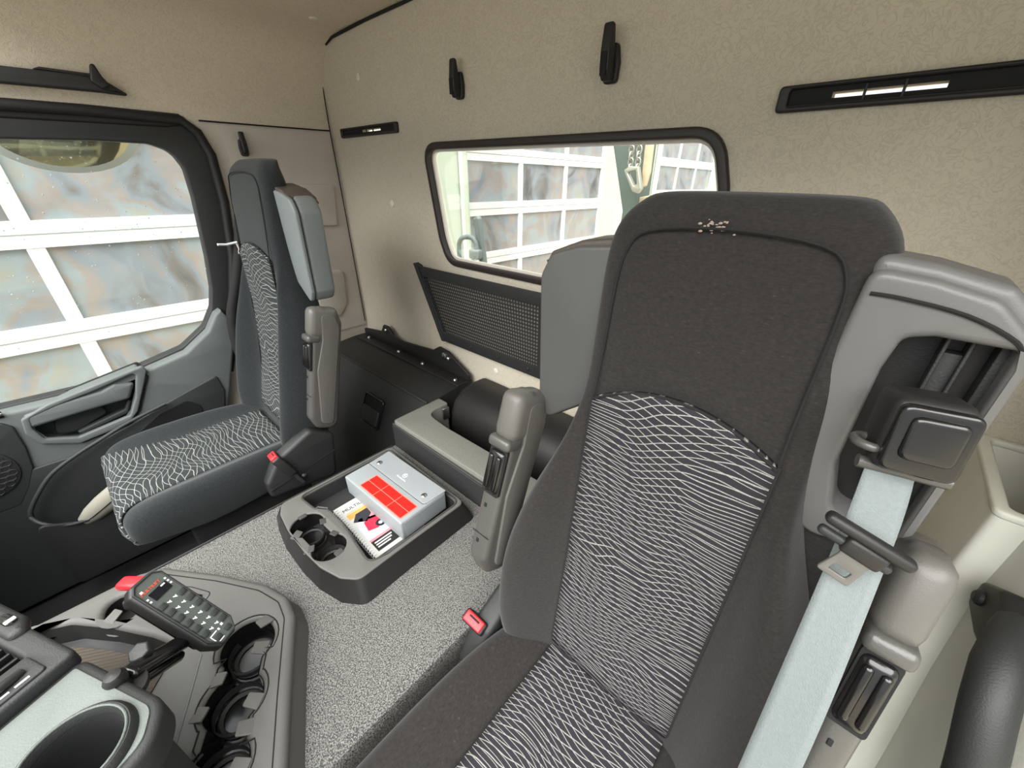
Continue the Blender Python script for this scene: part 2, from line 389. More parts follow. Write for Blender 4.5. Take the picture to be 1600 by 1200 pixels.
def text(name, s, size, mx, m, parent, h=.0004, align='LEFT'):
    cu = bpy.data.curves.new('t', 'FONT'); cu.body = s; cu.size = size; cu.extrude = h/2; cu.align_x = align; cu.resolution_u = 3
    ob = bpy.data.objects.new('tmp', cu); COL.objects.link(ob)
    me = bpy.data.meshes.new_from_object(ob.evaluated_get(bpy.context.evaluated_depsgraph_get()))
    bpy.data.objects.remove(ob); bpy.data.curves.remove(cu); me.materials.clear()
    me.transform(mx); return link(name, me, m, parent, None)
def rect(x0, y0, x1, y1): return [(x0, y0), (x1, y0), (x1, y1), (x0, y1)]
def lerp(tab, z):
    # piecewise-linear table lookup, tab sorted by key
    if z <= tab[0][0]: return tab[0][1]
    for (a, u), (b, v) in zip(tab, tab[1:]):
        if z <= b: return u+(v-u)*(z-a)/(b-a)
    return tab[-1][1]

# ------------------------------------------------------------------ cab shell
# floor
tag(box('floor', (-2.06, -1.35, -1.48), (.45, 1.03, -1.45), 0, M['floor']), kind='structure')
# rear wall with the window opening and slots for the two vents
win = roundp([(-1.318, .082), (-.325, .074), (-.285, -.05), (-.375, -.305), (-1.228, -.305), (-1.265, -.22)], [.05, .075, .09, .07, .10, .15], 8)
wall = prism('wall_rear', rect(-2.06, -1.45, .46, .49), .03, MXZ(1.0), M['rear'], None,
             [win, rect(-1.735, .146, -1.595, .155), rect(-.150, .115, -.005, .124)])
tag(wall, kind='structure')
def insetp(pts, d):
    c = Vector((sum(p[0] for p in pts)/len(pts), sum(p[1] for p in pts)/len(pts)))
    out = []
    N = len(pts)
    for i, p in enumerate(pts):
        a = Vector(pts[i-1]); b = Vector(pts[(i+1) % N]); t = (b-a)
        if t.length < 1e-9: out.append(p); continue
        t.normalize(); n = Vector((t.y, -t.x))
        if n.dot(Vector(p)-c) > 0: n = -n
        q = Vector(p)+n*d; out.append((q.x, q.y))
    return out
w1 = empty('window_1', (-.8, 1.0, -.11)); tag(w1, kind='structure')
prism('window_frame', insetp(win, -.012), .022, MXZ(.986), M['rubberb'], w1, [insetp(win, .010)], .006)
prism('pane_edge', insetp(win, .008), .012, MXZ(1.006), M['palew'], w1, [insetp(win, .017)])
prism('pane', insetp(win, .012), .004, MXZ(1.012), M['glassr'], w1)

# ceiling / headliner: side wall above the door rolls over into a roof shortened to admit overhead light
prof = [(-2.0, .168), (-2.0, .25), (-1.992, .32), (-1.975, .375), (-1.945, .42), (-1.90, .452), (-1.84, .468), (-1.76, .474), (-1.5, .476), (.0, .478), (.46, .47)]
loops = [[(x, y, z) for x, z in prof]+[(x-.02 if i < 5 else x, y, z+.02) for i, (x, z) in reversed(list(enumerate(prof)))] for y in (-.10, .2, .6, .96, 1.0)]
hl = loft('ceiling', loops, M['liner'], ang=50); tag(hl, kind='structure')
# lower side wall with the door opening
opening = roundp([(-.8, .160), (.455, .165), (.50, .06), (.492, -.10), (.46, -.305), (.37, -.62), (.24, -.90), (.12, -1.40), (-.8, -1.40)], [0, .07, .05, .1, .1, .1, .1, .05, 0], 6)
wl = prism('wall_left', rect(-1.35, -1.45, 1.0, .17), .05, MYZ(-2.052), M['trim'], None, [[(a, b) for a, b in opening]])
tag(wl, kind='structure')
# rear-corner pillar trim panel with its moulded pads
t1 = prism('trim_1', [(.56, .160), (.988, .155), (.988, -.74), (.56, -.74)], .004, MYZ(-2.002), M['trim'])
tag(t1, kind='structure')
prism('trim_pad', roundp([(.80, -.045), (.955, -.05), (.935, -.225), (.79, -.215)], .012), .012, MYZ(-1.998), M['trim'], t1, bev=.004)
prism('trim_pad', roundp([(.78, -.425), (.92, -.43), (.905, -.60), (.86, -.66), (.76, -.65)], .03), .007, MYZ(-1.998), M['trim'], t1, bev=.003)
tube('trim_seam', arc3([(-1.988, .995, .445), (-1.994, .992, .30), (-1.997, .99, .166), (-1.992, .988, .05), (-1.990, .987, -.30), (-1.992, .985, -.72)], 3), .0022, M['seam'], t1, 6)
tube('trim_seam', [(-1.999, .50, .168), (-1.999, .75, .166), (-1.999, .99, .165)], .003, M['seam'], t1, 6)
# roof / rear wall joint line
t2 = tube('trim_2', [(-1.975, .994, .435), (-1.94, .994, .445), (-1.85, .994, .464), (-1.6, .994, .471), (-1.2, .994, .473), (.4, .994, .470)], .005, M['seam'], None, 6)
tag(t2, kind='structure')
# driver-side: pillar trim and side wall
wr = box('wall_right', (.44, .42, -1.45), (.47, 1.03, .49), 0, M['pillar']); tag(wr, kind='structure')
def prow(y, x0): return [(x0+.10, y, -1.45), (x0+.05, y, -1.0), (x0+.02, y, -.75), (x0, y, -.55), (x0, y, -.2), (x0+.02, y, .3), (x0+.03, y, .475), (.44, y, .475), (.44, y, -1.45)]
t3 = loft('trim_3', [prow(.40, .44), prow(.44, .40), prow(.50, .35), prow(.58, .305), prow(.66, .280), prow(.765, .27)], M['pillar'], ang=60); tag(t3, kind='structure')

# ------------------------------------------------------------------ passenger door
glass_o = [(-.60, .080), (-.009, .087), (.197, .092), (.330, .089), (.385, .068), (.406, .015), (.402, -.08), (.377, -.294), (.356, -.419), (.332, -.495), (.283, -.566), (.187, -.630), (.004, -.672), (-.129, -.690), (-.323, -.684), (-.60, -.66)]
glass_o = roundp(glass_o, .06, 5)
d1 = empty('door_1', (-2.0, 0, -1.40)); tag(d1, kind='structure')
fr_o = roundp([(-.66, .152), (.445, .155), (.488, .06), (.480, -.10), (.447, -.305), (.395, -.47), (.352, -.62), (.22, -.72), (-.66, -.74)], [0, .08, .05, .1, .1, .05, .05, .05, 0], 6)
prism('window_frame', insetp(fr_o, -.016), .05, MYZ(-2.045), M['darker'], d1, [glass_o], .006)
prism('glass', insetp(glass_o, -.006), .004, MYZ(-2.03), M['glass'], d1)
tube('door_seal', [(-1.992, a, b) for a, b in [(-.66, .168), (.2, .172), (.44, .166), (.482, .13), (.503, .06), (.497, -.10), (.465, -.305), (.40, -.53), (.365, -.64), (.31, -.78)]], .017, M['rubber'], d1, 8)
prism('window_header', roundp([(-.66, .135), (.40, .14), (.475, .155), (.455, .178), (-.66, .182)], .008), .03, MYZ(-2.02), M['rubber'], d1, bev=.008)
panel_o = [(-1.10, -.60), (-.66, -.665), (-.323, -.69), (-.129, -.697), (.004, -.680), (.187, -.640), (.283, -.575), (.328, -.512), (.352, -.50), (.372, -.545), (.352, -.66), (.29, -.83), (.22, -1.0), (.16, -1.44), (-1.10, -1.44)]
def scalep(pts, k):
    c = Vector((sum(p[0] for p in pts)/len(pts), sum(p[1] for p in pts)/len(pts)))
    return [(c.x+(p[0]-c.x)*k, c.y+(p[1]-c.y)*k) for p in pts]
surr = roundp([(.045, -.645), (.052, -.665), (.024, -.720), (-.025, -.812), (-.065, -.850), (-.205, -.866), (-.285, -.825), (-.302, -.774), (-.292, -.722), (-.222, -.695), (-.10, -.672)], .012)
prism('door_panel', panel_o, .075, MYZ(-2.02), M['door'], d1, [scalep(surr, .94)], .012)
# grab-handle surround with recesses
prism('handle_surround', scalep(surr, 1.01), .02, MYZ(-1.953), M['door'], d1,
      [roundp([(.010, -.664), (.018, -.672), (-.012, -.755), (-.050, -.82), (-.200, -.842), (-.272, -.81), (-.282, -.762), (-.274, -.725), (-.21, -.708), (-.10, -.690)], .012)], .005)
prism('handle_recess', scalep(surr, .98), .008, MYZ(-2.015), M['doord'], d1)
prism('pull_handle', roundp([(-.286, -.712), (-.20, -.700), (-.09, -.698), (-.05, -.684), (.006, -.700), (-.028, -.757), (-.147, -.757), (-.286, -.762)], .012), .034, MYZ(-1.968), M['door'], d1, bev=.012)
prism('recess_cup', roundp([(-.235, -.77), (-.11, -.765), (-.10, -.80), (-.20, -.836), (-.25, -.83)], .02), .02, MYZ(-1.995), M['darker'], d1, bev=.006)
prism('recess_ledge', roundp([(-.20, -.832), (-.055, -.80), (-.035, -.765), (-.025, -.775), (-.05, -.82), (-.19, -.85)], .006), .03, MYZ(-1.990), M['doord'], d1, bev=.006)
tube('panel_joint', [(-1.942, a, b) for a, b in [(.040, -.672), (.048, -.690), (.028, -.725), (-.020, -.815), (-.062, -.853), (-.20, -.868)]], .003, M['seam'], d1, 6)
prism('lower_insert', roundp([(-.66, -.90), (-.246, -.905), (-.062, -.858), (.089, -.808), (.253, -.762), (.262, -.84), (.20, -1.05), (.16, -1.435), (-.66, -1.435)], .015), .02, MYZ(-1.957), M['doord'], d1, bev=.006)
prism('lower_recess', roundp([(-.10, -.93), (.029, -.852), (.125, -.832), (.159, -.868), (.157, -.96), (.0, -1.0)], .02), .01, MYZ(-1.943), M['hole'], d1)
# map pocket: curved lip and dark body
lip = arc3([(-1.905, -.405, -1.075), (-1.905, -.397, -1.038), (-1.905, -.357, -.983), (-1.908, -.303, -.930), (-1.91, -.225, -.892), (-1.912, -.146, -.864), (-1.915, -.068, -.838), (-1.92, .06, -.81)], 4)
tube('pocket_lip', lip, .007, M['doord'], d1, 8)
tube('pocket_lip', arc3([(-1.90, -.405, -1.06), (-1.86, -.385, -1.075), (-1.845, -.345, -1.105), (-1.84, -.30, -1.118), (-1.84, -.24, -1.12), (-1.85, -.10, -1.10)], 4), .006, M['doord'], d1, 8)
prism('pocket_wall', roundp([(-.40, -1.065), (-.30, -1.12), (-.10, -1.11), (.15, -1.05), (.15, -1.37), (-.40, -1.37)], .02), .012, MYZ(-1.852), M['darker'], d1, bev=.004)
# loudspeaker grille ahead of the handle
prism('speaker_panel', roundp([(-.66, -.72), (-.335, -.715), (-.316, -.74), (-.320, -.82), (-.334, -.90), (-.372, -.97), (-.41, -1.02), (-.66, -1.02)], .015), .014, MYZ(-1.95), M['doord'], d1, bev=.005)
spk = prism('speaker_grille', circ(-.45, -.87, .092, 40), .006, MYZ(-1.938), M['darker'], d1, bev=.002)
hx = []
for i in range(-4, 5):
    for j in range(-4, 5):
        a = -.45+i*.021+(.0105 if j % 2 else 0); b = -.87+j*.0185
        if math.hypot(a+.45, b+.87) < .08: hx.append((a, b))
bm = bmesh.new()
for a, b in hx: tube_bm([(-1.931, a+.0105*math.cos(k*math.pi/3+.52), b+.0105*math.sin(k*math.pi/3+.52)) for k in range(6)], .0012, 4, bm, True)
link('grille_mesh', bm_me(bm), M['doord'], spk, 60, 'stuff')
rbox('window_switch', (.01, .03, .022), .003, (-1.945, -.335, -.690), M['blackg'], d1)
rbox('switch_key', (.006, .018, .010), .002, (-1.938, -.328, -.688), M['steel'], d1)
# rain drops on the outside of the glass
bm = bmesh.new()
for k in range(170):
    a = random.uniform(-.35, .38); b = random.triangular(-.55, .07, -.1); r = random.uniform(.0012, .0030)
    if b < -.60+a*.2 or (a > .36 and b < -.35): continue
    bmesh.ops.create_icosphere(bm, subdivisions=1, radius=r, matrix=Matrix.Translation((-2.033, a, b)) @ Matrix.Diagonal((.5, 1, 1.1, 1)))
link('rain_drops', bm_me(bm), M['drop'], d1, 60, 'stuff')

# blind rail above the door
br = empty('blind_rail', (-1.985, -.1, .22)); tag(br, 'long black rail with a turn knob on the headliner above the side window', 'rail')
prism('rail_body', roundp([(-.66, .215), (.25, .222), (.327, .219), (.270, .258), (.20, .262), (-.66, .262)], [0, .004, .006, .03, .01, 0]), .03, MYZ(-1.995), M['darker'], br, bev=.008)
prism('rail_lip', roundp([(.12, .262), (.255, .258), (.255, .268), (.14, .270)], .003), .016, MYZ(-1.985), M['dark'], br, bev=.003)
prism('turn_knob', roundp([(.238, .246), (.262, .228), (.282, .240), (.270, .262), (.262, .292), (.252, .290)], .009), .022, MYZ(-1.972), M['black'], br, bev=.005)

# ------------------------------------------------------------------ hooks, vents, caps
def hook(x, y, z, nx, label, s=1.0):
    r = empty('coat_hook', (x, y, z)); tag(r, label, 'hook', 'coat hooks')
    mx = MXZ(y) @ Matrix.Translation((x, z, 0)) if nx == 'y' else MYZ(x) @ Matrix.Translation((y, z, 0))
    sg = -1 if nx == 'y' else 1
    out = roundp([(-.016*s, -.050*s), (.016*s, -.050*s), (.019*s, -.015*s), (.013*s, .018*s), (-.013*s, .018*s), (-.019*s, -.015*s)], .010*s)
    prism('base', out, .014, mx @ Matrix.Translation((0, 0, 0 if sg > 0 else -.014)), M['black'], r, bev=.004)
    # forward-curving tongue
    pr = [(.0, .008*s), (.016*s, .010*s), (.022*s, .046*s), (.034*s, .048*s), (.040*s, .004*s), (.040*s, -.030*s), (.030*s, -.047*s), (.0, -.048*s)]
    if nx == 'y': m2 = Matrix(((0, 0, 1, x-.011*s), (-1, 0, 0, y), (0, 1, 0, z), (0, 0, 0, 1)))
    else: m2 = Matrix(((1, 0, 0, x), (0, 0, 1, y-.011*s), (0, 1, 0, z), (0, 0, 0, 1)))
    prism('tongue', roundp(pr, .006*s), .022*s, m2, M['black'], r, bev=.005)
    if nx == 'y': rbox('slot', (.014*s, .004, .040*s), .001, (x, y-.0405*s, z-.020*s), M['hole'], r)
    else: rbox('slot', (.004, .014*s, .034*s), .001, (x+.0405*s, y, z-.018*s), M['hole'], r)
hook(-1.118, 1.0, .250, 'y', 'black plastic coat hook on the rear wall, above the middle of the rear window')
hook(-.592, 1.0, .236, 'y', 'black plastic coat hook on the rear wall, nearer the long air slot', 1.08)
hook(-2.0, .620, .100, 'x', 'black coat hook on the side pillar above the passenger headrest', .85)
def vent(x0, x1, z0, z1, bars, hole, label):
    r = empty('air_vent', ((x0+x1)/2, .99, z0)); tag(r, label, 'vent', 'air vents in the rear wall')
    o = roundp(rect(x0, z0, x1, z1), .008)
    prism('bezel', o, .016, MXZ(.988), M['black'], r, [roundp(rect(x0+.018, z0+.009, x1-.018, z1-.007), .004)], .004)
    for a, b in bars: rbox('slot_bar', (.004, .004, z1-z0-.014), .001, ((a), .9965, (z0+z1)/2), M['black'], r)
    box('vent_floor', (x0+.01, .990, z0+.004), (x1-.01, .9965, z0+.010), .001, M['black'], r)
    prism('slot_shade', rect(x0+.004, z0+.003, x1-.004, z1-.003), .003, MXZ(.9965), M['hole'], r, [hole])  # near-black sheet painting the shade inside the slot
vent(-1.905, -1.475, .132, .167, [(-1.70, 0), (-1.65, 0)], rect(-1.735, .146, -1.595, .155), 'short black slotted air vent on the rear wall left of the rear window')
vent(-.232, .40, .098, .139, [(-.105, 0), (-.055, 0)], rect(-.150, .115, -.005, .124), 'long black slotted air vent high on the rear wall behind the driver seat')
def cap(x, y, z, ax, label, r=.013):
    mx = {'y': Matrix.Translation((x, y, z)) @ Matrix.Rotation(math.pi/2, 4, 'X'), 'z': Matrix.Translation((x, y, z)) @ Matrix.Rotation(math.pi, 4, 'X')}[ax]
    o = lathe('trim_cap', [(r, 0), (r, .002), (r*.85, .0035), (r*.2, .004)], mx, M['palew'])
    tag(o, label, 'cap', 'round trim caps')
cap(-1.706, 1.0, .325, 'y', 'small round pale cap on the rear wall above the short air vent')
cap(-1.587, 1.0, -.114, 'y', 'small round pale cap on the rear wall between window and pillar')
cap(-.994, 1.0, -.703, 'y', 'small round pale cap low on the rear wall under the perforated panel')
cap(-1.725, .872, .4755, 'z', 'small pale cap on the roof lining near the rear corner', .016)

# perforated panel under the rear window
mp = empty('perforated_panel', (-1.08, .985, -.63)); tag(mp, 'black perforated metal panel fixed on the rear wall below the window', 'panel')
X0, X1, Z0, Z1 = -1.40, -.70, -.62, -.348
nx, nz = 48, 17; gx0, gx1, gz0, gz1 = -1.385, -.76, -.598, -.378
def px(i, z): # left edge leans with the panel's slanted side
    k = (z-Z0)/(Z1-Z0); l = -1.268-(1.395-1.268)*k; return l+(gx1-l)*i/nx
bm = bmesh.new(); dy = .97
for j in range(nz):
    z0 = gz0+(gz1-gz0)*j/nz; z1 = gz0+(gz1-gz0)*(j+1)/nz
    for i in range(nx):
        q = [Vector((px(i, z0), dy, z0)), Vector((px(i+1, z0), dy, z0)), Vector((px(i+1, z1), dy, z1)), Vector((px(i, z1), dy, z1))]
        c = sum(q, Vector())/4; inn = [c+(v-c)*.52 for v in q]
        V = [bm.verts.new(v) for v in q]; W = [bm.verts.new(v) for v in inn]
        for a in range(4): bm.faces.new((V[a], V[(a+1) % 4], W[(a+1) % 4], W[a]))
bmesh.ops.remove_doubles(bm, verts=bm.verts, dist=1e-5)
link('perforated_sheet', bm_me(bm), M['dark'], mp, None, 'stuff')
po = [(-1.285, -.640), (-.70, -.640), (-.70, -.335), (-1.425, -.340)]
pi_ = [(px(0, gz0), gz0), (gx1, gz0), (gx1, gz1), (px(0, gz1), gz1)]
prism('panel_frame', po, .008, MXZ(.967), M['dark'], mp, [pi_], .002)
prism('side_flange', [(-1.285, -.640), (-1.270, -.640), (-1.405, -.340), (-1.432, -.332)], .03, MXZ(.962), M['darker'], mp, bev=.002)
for x, z in ((-1.10, -.617), (-.95, -.617), (-.80, -.617), (-.735, -.40), (-.735, -.55)):
    lathe('screw', [(.006, 0), (.006, .003), (.003, .005)], Matrix.Translation((x, .967, z)) @ Matrix.Rotation(math.pi/2, 4, 'X'), M['black'], mp, 10)

# ------------------------------------------------------------------ storage behind the seats
cb = empty('storage_cabinet', (-1.57, .80, -1.45)); tag(cb, 'dark grey sloping-front storage locker in the rear corner behind the passenger seat', 'locker')
def crow(x): return [(x, .59, -1.45), (x, .60, -1.10), (x, .735, -.815), (x, .755, -.80), (x, .90, -.785), (x, .985, -.785), (x, .985, -1.45)]
loft('cabinet_body', [crow(-1.985), crow(-1.125)], M['dark'], cb, ang=30)
fm = frame((-1.45, .664, -.955), (1, 0, 0), (0, .41, .91))   # the sloping front face
ho = roundp(rect(-.075, -.065, .075, .075), .02)
prism('latch_bezel', ho, .012, fm @ Matrix.Translation((0, .02, -.004)), M['blackg'], cb, [insetp(ho, .008)], .004)
prism('latch_recess', insetp(ho, .006), .006, fm @ Matrix.Translation((0, .02, -.002)), M['hole'], cb)
prism('latch_paddle', roundp(rect(-.064, -.052, .064, .020), .014), .014, fm @ Matrix.Translation((0, .02, 0)), M['darker'], cb, bev=.005)
rbox('lid_edge', (.85, .012, .010), .004, (-1.555, .750, -.797), M['darker'], cb)
text('lid_marking', '====  oo', .03, Matrix.Translation((-1.32, .86, -.7825)), M['darker'], cb)

bk = empty('mounting_bracket', (-1.5, .96, -.80)); tag(bk, 'black steel mounting bracket with two raised ears and bolts along the rear wall', 'bracket')
prism('bracket_plate', roundp([(-1.97, -.784), (-1.12, -.784), (-1.118, -.75), (-1.25, -.682), (-1.31, -.675), (-1.36, -.705), (-1.60, -.73), (-1.68, -.72), (-1.72, -.682), (-1.76, -.682), (-1.79, -.725), (-1.97, -.75)], .012), .012, MXZ(.962), M['black'], bk, bev=.003)
box('bracket_foot', (-1.96, .90, -.784), (-1.12, .960, -.776), .003, M['black'], bk)
for x, z, r in ((-1.735, -.705, .010), (-1.27, -.705, .014), (-1.245, -.712, .010)):
    lathe('bolt', [(r, 0), (r, .006), (r*.6, .010), (r*.2, .011)], Matrix.Translation((x, .962, z)) @ Matrix.Rotation(math.pi/2, 4, 'X'), M['steel'], bk, 12)
for x, y in ((-1.88, .935), (-1.60, .935), (-1.40, .93), (-1.165, .925)):
    lathe('bolt', [(.010, 0), (.010, .005), (.006, .010), (.002, .011)], (x, y, -.777), M['steel'], bk, 12)

sh = empty('rear_shelf', (-.85, .65, -.9)); tag(sh, 'grey grained L-shaped trim shelf across the back of the engine tunnel', 'shelf')
so = roundp([(-1.115, .588), (-.20, .60), (-.20, .700), (-.94, .690), (-1.062, .700), (-1.062, .80), (-1.118, .80)], [.012, 0, 0, .03, .05, .01, .01], 6)
prism('shelf_top', so, .655, MXY(-1.445), M['shelf'], sh, bev=.004)
box('shelf_front_shade', (-1.120, .582, -1.44), (-.20, .590, -.812), .003, M['darker'], sh)  # dark plate puts the front face's shade into its colour
box('front_lip', (-1.119, .583, -.809), (-.20, .592, -.804), .002, M['grey'], sh)
rl = empty('rear_bolster', (-.70, .87, -1.0)); tag(rl, 'black rounded bolster housing behind the grey shelf under the rear wall', 'housing')
def brow(x, k=1.0):
    c = Vector((.88, -.835)); P = [(.985, -.98), (.985, -.745), (.93, -.742), (.87, -.752), (.825, -.785), (.802, -.83), (.798, -.90), (.81, -.98)]
    return [(x, c.x+(a-c.x)*k, c.y+(b-c.y)*k) for a, b in P]
loft('bolster_body', [brow(-1.058, .88), brow(-1.053, .96), brow(-1.04, 1.0), brow(-.22, 1.0)], M['black'], rl, ang=60)
box('bolster_base', (-1.055, .712, -1.0), (-.22, .985, -.945), .006, M['darker'], rl)
rbox('base_rail', (.80, .014, .02), .003, (-.63, .755, -.935), M['dark'], rl)
for x, z in ((-1.112, -.79),): rbox('side_clip', (.012, .03, .05), .003, (x+.062, .775, z-.03), M['steel'], rl)

# ------------------------------------------------------------------ engine tunnel
et = empty('engine_tunnel', (-.76, 0, -1.45)); tag(et, 'wide grey pebble-grained engine tunnel cover between the two seats', 'tunnel')
def trow(y): return [(-1.17, y, -1.45), (-1.145, y, -1.0), (-1.135, y, -.915), (-1.120, y, -.901), (-1.10, y, -.90), (-.80, y, -.90), (-.44, y, -.90), (-.418, y, -.903), (-.41, y, -.92), (-.41, y, -1.45)]
loft('tunnel_cover', [trow(-.60), trow(0), trow(.580)], M['tunnel'], et, ang=45)
rbox('tunnel_edge_strip', (.006, 1.16, .010), .002, (-1.136, .0, -.912), M['darker'], et)

# ------------------------------------------------------------------ tray with cup wells
tr = empty('cup_tray', (-.86, .33, -.9)); tag(tr, 'dark grey centre tray with twin cup wells, case and booklet inside', 'tray')
top = roundp([(-1.052, .165), (-1.012, .147), (-.937, .139), (-.839, .140), (-.764, .147), (-.700, .166), (-.662, .195), (-.664, .30), (-.664, .525), (-1.052, .53)], [.02, .03, .06, .06, .06, .03, .03, .05, .02, .02])
bot = roundp([(-1.090, .150), (-1.020, .132), (-.940, .122), (-.835, .122), (-.755, .130), (-.682, .150), (-.634, .185), (-.638, .30), (-.640, .545), (-1.085, .55)], [.02, .03, .06, .06, .06, .03, .03, .05, .02, .02])
basin = roundp([(-1.036, .216), (-.962, .225), (-.925, .250), (-.845, .252), (-.800, .250), (-.765, .245), (-.690, .238), (-.680, .28), (-.680, .512), (-1.036, .512)], [.015, .02, .03, .03, .02, .02, .02, .03, .02, .015])
cu1 = circ(-.915, .184, .041, 28); cu2 = circ(-.808, .190, .041, 28)
def keyhole(cs, r, neck):
    # joined round wells along a line, with a narrower waist between them
    (x0, y0), (x1, y1) = cs[0], cs[-1]; d = Vector((x1-x0, y1-y0)).normalized(); n = Vector((-d.y, d.x)); up = []; dn = []
    for k, (cx, cy) in enumerate(cs):
        c = Vector((cx, cy)); a0 = math.radians(180 if k == 0 else 138); a1 = math.radians(0 if k == len(cs)-1 else 42)
        for s in range(13):
            a = a0+(a1-a0)*s/12; up.append(c+d*(r*math.cos(a))+n*(r*math.sin(a))); dn.append(c+d*(r*math.cos(a))-n*(r*math.sin(a)))
    return [tuple(p) for p in up]+[tuple(p) for p in reversed(dn[1:-1])]
kh = keyhole([(-.918, .183), (-.805, .190)], .042, .6)
prism('tray_top', insetp(top, .0), .010, MXY(-.852), M['console'], tr, [basin, kh], .003)
skirt('tray_body', insetp(top, -.001), -.8445, bot, -.9, M['black'], tr, cap=False)  # same plastic as the top; shade on the sides painted as black
tube('tray_rim', [(*p, -.8425) for p in insetp(basin, -.004)], .003, M['grey'], tr, 6, True)
cup('tray_basin', basin, -.846, -.8965, M['darker'], tr, .985)
cup('cup_well', kh, -.846, -.8975, M['blackg'], tr, .93)
for c in ((-.918, .183), (-.805, .190)):
    lathe('well_ring', [(.030, 0), (.034, .003), (.030, .005), (.026, .002)], (*c, -.897), M['darker'], tr, cap=False)
    lathe('well_rib', [(.036, 0), (.0385, .012), (.036, .016)], (*c, -.893), M['darker'], tr, cap=False)
for x, y, a in ((-.963, .186, 180), (-.895, .224, 70), (-.902, .147, -65), (-.838, .226, 110), (-.835, .150, -120), (-.762, .200, 10)):
    mx = Matrix.Translation((x, y, -.846)) @ Matrix.Rotation(math.radians(a), 4, 'Z') @ Matrix.Rotation(math.radians(12), 4, 'Y')
    prism('grip_tab', roundp([(-.016, -.010), (.010, -.012), (.010, .012), (-.016, .010)], .003), .004, mx, M['grey'], tr, bev=.001)

# booklet lying in the tray
NB = frame((-.955, .263, -.8935), (1, -.005, 0), (0, 1, 0))
nb = empty('spiral_booklet', (-.84, .33, -.8935)); tag(nb, 'white spiral-bound booklet with red truck on its cover, under the grey case', 'booklet')
prism('pages', rect(0, .004, .238, .155), .012, NB, M['paper'], nb)
prism('cover', rect(-.001, .002, .239, .156), .001, NB @ Matrix.Translation((0, 0, .0122)), M['paper'], nb)
# cover art in cover coordinates: x across (0..0.155), y up the page (0..0.238)
CV = NB @ Matrix(((0, -1, 0, .238), (1, 0, 0, 0), (0, 0, 1, .0133), (0, 0, 0, 1)))
flats('cover_picture', [
    (rect(.018, .166, .150, .190), M['orange']), (rect(.030, .118, .150, .166), M['skin']), (rect(.018, .060, .150, .120), M['snow']),
    ([(.020, .150), (.040, .176), (.075, .176), (.075, .150), (.050, .128)], M['navy'], 1),
    ([(.020, .115), (.034, .150), (.046, .150), (.036, .110)], M['snow'], 1),
    ([(.034, .092), (.040, .128), (.060, .140), (.084, .132), (.086, .096), (.060, .084)], M['truckred'], 1),
    ([(.055, .132), (.072, .150), (.092, .140), (.086, .122)], M['pinkp'], 1), ([(.080, .126), (.150, .140), (.150, .104), (.086, .092)], M['ink'], 1),
    (circ(.074, .096, .014, 18), M['ink'], 2), (circ(.074, .096, .006, 12), M['snow'], 3), (rect(.096, .106, .110, .118), M['white'], 2),
    (rect(.018, .052, .150, .060), M['pinkp'], 1), (rect(.018, .012, .150, .052), M['ink'], 1),
    (rect(.024, .040, .075, .044), M['white'], 2), (rect(.024, .031, .070, .035), M['white'], 2), (rect(.024, .022, .062, .026), M['white'], 2), (rect(.090, .040, .130, .044), M['white'], 2),
    (rect(.022, .193, .120, .1955), M['orange'])], CV, nb)
text('title', 'MULTILIFT XR', .017, CV @ Matrix.Translation((.018, .205, .0004)), M['ink'], nb)
for k in range(22):
    x = .008+k*.0105
    tube('binding_ring', [NB @ Vector((x, .006+.007*math.cos(a), .006+.0095*math.sin(a))) for a in [math.pi*2*q/10 for q in range(10)]], .0013, M['white'], nb, 5, True)

# document case
dc = empty('document_case', (-.85, .41, -.878)); tag(dc, 'silver-grey document case with red label and two snaps lying on the booklet', 'case')
DC = frame((-.992, .333, -.8795), (1, .035, 0), (0, 1, 0)); L_, W_, H_ = .285, .155, .066
rbox('case_body', (L_, W_, H_), .005, DC @ Matrix.Translation((L_/2, W_/2, H_/2)), M['case'], dc)
fo = roundp([(.006, .082), (.280, .082), (.2845, .158), (.001, .158)], [.008, .012, .004, .004])
prism('case_flap', fo, .0022, DC @ Matrix.Translation((0, 0, H_-.0002)), M['case'], dc, bev=.0008)
tube('flap_edge', [DC @ Vector((a, b, H_+.001)) for a, b in ((.003, .081), (.15, .0812), (.274, .081), (.281, .090))], .0007, M['seam'], dc, 5)
box_side = rect(0, .004, .155, H_-.004)
prism('end_gusset', roundp(rect(.012, .006, .150, .060), .004), .001, DC @ Matrix(((0, 0, 1, L_-.0002), (1, 0, 0, 0), (0, 1, 0, 0), (0, 0, 0, 1))), M['case'], dc, bev=.0003)
for a, b in ((.030, .104), (.252, .104)):
    lathe('snap_button', [(.0085, 0), (.0085, .0015), (.006, .0035), (.001, .004)], DC @ Matrix.Translation((a, b, H_+.002)), M['steel'], dc, 16)
lab = prism('red_label', roundp(rect(.070, .008, .272, .068), .006), .0005, DC @ Matrix.Translation((0, 0, H_)), M['pink'], dc)
cells = []
for i, (a0, a1) in enumerate(((.074, .136), (.138, .203), (.205, .268))):
    for b0, b1 in ((.011, .037), (.039, .065)): cells.append((rect(a0, b0, a1, b1), M['redl']))
flats('label_print', cells, DC @ Matrix.Translation((0, 0, H_+.0004)), lab)
LG = DC @ Matrix.Translation((.142, .120, H_+.0021))
bm = bmesh.new(); tube_bm([LG @ Vector((.0075*math.cos(t), .0075*math.sin(t), .0003)) for t in [2*math.pi*q/24 for q in range(24)]], .0007, 5, bm, True)
